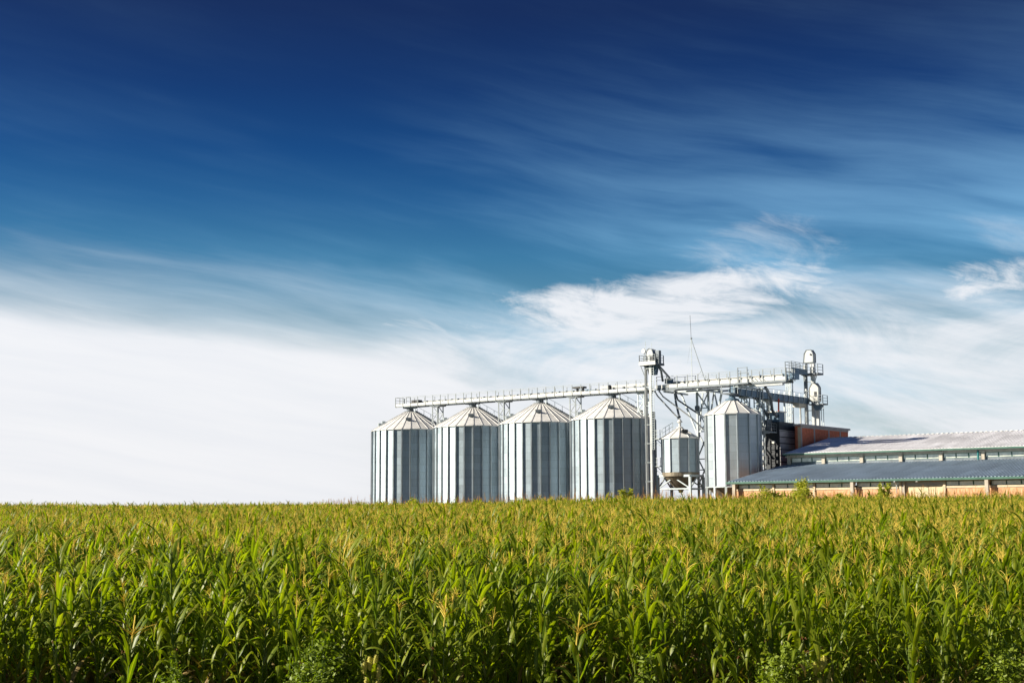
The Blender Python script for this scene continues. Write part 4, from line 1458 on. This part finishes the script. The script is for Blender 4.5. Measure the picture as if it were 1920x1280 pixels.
def short_corn(px, py, seed, label):
    p = px_at(px, py, 20.5)
    g0 = ground_z(p.x, 20.5)
    H = p.z - g0
    sd_ = stalk_data(seed, H)
    o = bpy.data.objects.new('corn_plant', None)
    COL.objects.link(o)
    o.empty_display_size = .2
    o.location = (p.x, 20.5, g0)
    prop(o, label, 'corn plant')
    put('stalk', uv_mesh('stalk', *sd_[:3], [M['stalk']]), o)
    q = random.Random(seed)
    for i in range(8):
        z = H * (.12 + .1 * i)
        put('leaf', LEAF_ME[q.randrange(14)], o, (sd_[3][0] * (z / H) ** 2, sd_[3][1] * (z / H) ** 2, z), (0, 0, i * 2.9 + q.gauss(0, .4)), (.8, .8, .8))
    put('tassel', TASSEL_ME[seed % 7], o, (sd_[3][0], sd_[3][1], H - .05), (.12, 0, 1.0), (1.9, 1.9, .95))


short_corn(239, 1195, 902, 'short corn plant with a splayed tan tassel at the front edge, far left')
short_corn(831, 1152, 905, 'corn plant with a splayed tan tassel, standing right of the middle leafy weed')
short_corn(1086, 1190, 909, 'short corn plant with a splayed tan tassel at the front edge, right of centre')


def leaf_cloud(rg, n, shape, size, curl=.25):
    """many small bent leaves spread through a volume; shape(rg) gives a centre point"""
    v, f, uv = [], [], []
    for _ in range(n):
        c = Vector(shape(rg))
        L = size * rg.uniform(.6, 1.3)
        d = Vector((rg.gauss(0, 1), rg.gauss(0, 1), rg.gauss(.1, .7))).normalized()
        sd_ = d.cross(Vector((rg.gauss(0, 1), rg.gauss(0, 1), rg.gauss(0, 1)))).normalized()
        nrm = sd_.cross(d)
        w = L * rg.uniform(.26, .4)
        b = len(v)
        v += [tuple(c), tuple(c + d * L * .5 + sd_ * w), tuple(c + d * L - nrm * L * curl), tuple(c + d * L * .5 - sd_ * w), tuple(c + d * L * .5 - nrm * L * curl * .2)]
        f += [(b, b + 1, b + 4), (b + 1, b + 2, b + 4), (b + 2, b + 3, b + 4), (b + 3, b, b + 4)]
        uv += [(.5, 0), (0, .5), (.5, 1), (1, .5), (.5, .5)]
    return v, f, uv


def bushy(name, label, cat, group, pos, height, width, nleaf, size, seed, mat, nst=7, zmin=.1):
    rg = random.Random(seed)
    o = bpy.data.objects.new(name, None)
    COL.objects.link(o)
    o.empty_display_size = .2
    o.location = pos
    prop(o, label, cat, group)
    tips, v, f, uv = [], [], [], []
    for i in range(nst):
        az, r = rg.uniform(0, 6.28), width * .5 * math.sqrt(rg.random())
        h = height * rg.uniform(.72 if mat == 'weed' else .62, 1.04) * (1 - .25 * (r / (width * .5)) ** 2)
        p0 = Vector((r * .2 * math.cos(az), r * .2 * math.sin(az), 0))
        p2 = Vector((r * math.cos(az), r * math.sin(az), h))
        p1 = p0.lerp(p2, .5) + Vector((rg.gauss(0, .06), rg.gauss(0, .06), 0)) * width
        twig(v, f, uv, [p0, p1, p2], .012 * height ** .7, .004)
        tips.append((p0, p1, p2))
        for j in range(4):
            t = rg.uniform(.35, .95)
            q = p1.lerp(p2, t)
            e = q + Vector((rg.gauss(0, 1), rg.gauss(0, 1), rg.uniform(.1, 1))) * width * .16
            twig(v, f, uv, [q, q.lerp(e, .5), e], .006 * height ** .7, .003)
            tips.append((q, q.lerp(e, .5), e))
    put('stem', uv_mesh('stem', v, f, uv, [M['stalk'] if mat == 'weed' else M['bark']]), o)

    def shape(rg):
        a, b, c = rg.choice(tips)
        t = rg.random() ** .7
        p = a.lerp(b, t * 2) if t < .5 else b.lerp(c, t * 2 - 1)
        if p.z < height * zmin: p = p.lerp(c, .7)
        return p + Vector((rg.gauss(0, 1), rg.gauss(0, 1), rg.gauss(0, .8))) * width * .055
    d = leaf_cloud(rg, nleaf, shape, size)
    put('foliage', uv_mesh('foliage', *d, [M[mat]]), o, kind='stuff')
    return o


WEEDS = [(610, 1192, 20.4, 1.05, 'bushy small-leaved weed at the front edge, left of the yellow seed heads near the middle'),
         (1470, 1205, 20.4, .85, 'bushy small-leaved weed at the front edge, left of the yellow seed heads on the right'),
         (1885, 1196, 20.4, .8, 'small-leaved weed at the front edge in the right-hand corner'),
         (330, 1225, 20.3, .4, 'thin small-leaved weed at the front edge, right of the short tasselled corn'),
         (1213, 1195, 20.4, .26, 'narrow upright weed at the front edge between the tan tassel and the right-hand bushy weed')]
for i, (px, py, d, w, lab) in enumerate(WEEDS):
    p = px_at(px, py, d)
    g0 = ground_z(p.x, d)
    bushy('leafy_weed', lab, 'weed', 'leafy weeds along the front edge of the field', (p.x, d, g0), p.z - g0, w, int(1100 * w + 160), .07, 40 + i, 'weed', 20, .45)


def seed_grass(px, py, d, lab, seed):
    rg = random.Random(seed)
    p = px_at(px, py, d)
    g0 = ground_z(p.x, d)
    o = bpy.data.objects.new('seed_grass', None)
    COL.objects.link(o)
    o.location = (p.x, d, g0)
    o.empty_display_size = .2
    prop(o, lab, 'grass', 'clumps of grass with yellow seed heads')
    H = p.z - g0
    for (dx, dz) in ((-.12, -.08), (-.04, -.03), (.01, 0), (.07, -.13), (-.08, -.29), (.03, -.32)):
        h = H + dz
        v, f, uv = [], [], []
        twig(v, f, uv, [(dx * .3, 0, 0), (dx * .7, 0, h * .6), (dx, 0, h - .18)], .006, .005)
        put('stalk', uv_mesh('stalk', v, f, uv, [M['stalk']]), o)
        hd = MB()
        prof = [(.004, 0), (.017, .012), (.023, .05), (.024, .085), (.018, .12), (.008, .14)]
        hd.lathe([(r * rg.uniform(.9, 1.1), z) for r, z in prof], 9, True, True)
        me = hd.mesh('seed_head', M['seed'], True)
        me.uv_layers.new(name='UVMap')
        ho = put('seed_head', me, o, (dx, 0, h - .195), (rg.gauss(0, .08), rg.gauss(0, .08), 0), (1.4, 1.4, 1.4))
        v, f, uv = [], [], []
        for q in range(90):
            t = rg.random()
            az = rg.uniform(0, 6.28)
            r = .022 * math.sin(.4 + 2.5 * t)
            b = Vector((r * math.cos(az), r * math.sin(az), .015 + .12 * t))
            twig(v, f, uv, [b, b + Vector((math.cos(az) * .016, math.sin(az) * .016, .012))], .0016, .0008)
        put('bristles', uv_mesh('bristles', v, f, uv, [M['seed']], smooth=False), ho, kind='stuff')
    for q in range(4):
        put('leaf', UPLEAF_ME[q], o, (0, 0, H * (.35 + .12 * q)), (0, 0, q * 1.7))


seed_grass(700, 1226, 20.2, 'clump of grass with plump yellow seed heads at the front edge, left of the middle', 3)
seed_grass(1545, 1228, 20.2, 'clump of grass with plump yellow seed heads at the front edge, on the right', 4)

SHRUBS = [(1478, 893, 148, 4.3, 5.0, 'leafy green sapling above the corn in front of the barn, left of the middle column'),
          (1660, 906, 144, 2.3, 3.2, 'small leafy sapling above the corn in front of the barn, left of the door'),
          (1172, 910, 162, 2.2, 3.2, 'slim leafy sapling above the corn in front of the fourth silo'),
          (1040, 930, 166, 1.5, 2.5, 'low green shrub above the corn in front of the third silo'),
          (898, 928, 172, 1.5, 2.6, 'low green shrub above the corn in front of the second silo'),
          (773, 922, 178, .9, 2.6, 'slim green sprig above the corn in front of the first silo'),
          (1316, 926, 156, .9, 2.4, 'small green sprig above the corn below the elevated silo'),
          (1570, 925, 146, 1.0, 2.3, 'low green sprig above the corn between the two saplings by the barn')]
for i, (px, py, d, w, hh, lab) in enumerate(SHRUBS):
    p = px_at(px, py, d)
    g0 = ground_z(p.x, d)
    bushy('sapling', lab, 'shrub', 'saplings and shrubs along the far edge of the field', (p.x, d, g0), p.z - g0, w, int(260 * w * hh), .22, 70 + i, 'bush', 8, .3)

# dry reeds between the field and the buildings
rg = random.Random(21)
v, f, uv = [], [], []
for _ in range(2600):
    u = rg.uniform(-44, 66)
    if u < 20 and rg.random() < .45: continue
    q = W(u, rg.uniform(-14.5, -12.2) - (0 if u > 20 else rg.uniform(0, 2.5)))
    g0 = ground_z(q.x, q.y)
    h = rg.gauss(3.25, .28) if u > 20 else rg.gauss(3.35, .45)
    lx, ly = rg.gauss(0, .16), rg.gauss(0, .16)
    p0 = Vector((q.x, q.y, g0))
    twig(v, f, uv, [p0, p0 + Vector((lx * .3, ly * .3, h * .62)), p0 + Vector((lx, ly, h))], .022, .016)
    for k in range(3):
        az = rg.uniform(0, 6.28)
        b = p0 + Vector((lx * .7, ly * .7, h * rg.uniform(.78, .95)))
        twig(v, f, uv, [b, b + Vector((math.cos(az) * .14, math.sin(az) * .14, rg.uniform(.05, .3)))], .014, .008)
reeds = put('dry_reeds', uv_mesh('dry_reeds', v, f, uv, [M['drygrass']], smooth=False))
prop(reeds, 'thin strip of tall reddish dry grass in front of the barn wall', None, None, 'stuff')

rg = random.Random(33)
v, f, uv = [], [], []
for _ in range(5200):
    yy = rg.uniform(19.9, 21.6)
    xx = rg.uniform(-11.5, 11.5)
    dens = .5 + .5 * math.sin(xx * 1.3 + 2) * math.sin(xx * .47)
    h = rg.uniform(.10, .42) * (.6 + .8 * dens)
    az = rg.uniform(0, 6.28)
    g0 = ground_z(xx, yy)
    w = rg.uniform(.008, .022)
    b = len(v)
    dx, dy = math.cos(az), math.sin(az)
    ln = rg.uniform(.1, .55) * h
    for k, t in enumerate((0, .5, 1)):
        cx, cy, cz = xx + dx * ln * t * t, yy + dy * ln * t * t, g0 + h * (t - .25 * t * t)
        ww = w * (1 - t) + .001
        v += [(cx - dy * ww, cy + dx * ww, cz), (cx + dy * ww, cy - dx * ww, cz)]
        uv += [(0, t), (1, t)]
    f += [(b, b + 1, b + 3, b + 2), (b + 2, b + 3, b + 5, b + 4)]
d2 = leaf_cloud(rg, 5200, lambda q: (q.uniform(-11.5, 11.5), q.uniform(19.9, 21.4), abs(q.gauss(0, .16)) + .02), .06)
n0 = len(v)
v += d2[0]
f += [tuple(i + n0 for i in t) for t in d2[1]]
uv += d2[2]
ug = put('undergrowth', uv_mesh('undergrowth', v, f, uv, [M['weed']]))
prop(ug, 'low weeds and grass covering the soil along the front edge of the corn', None, None, 'stuff')
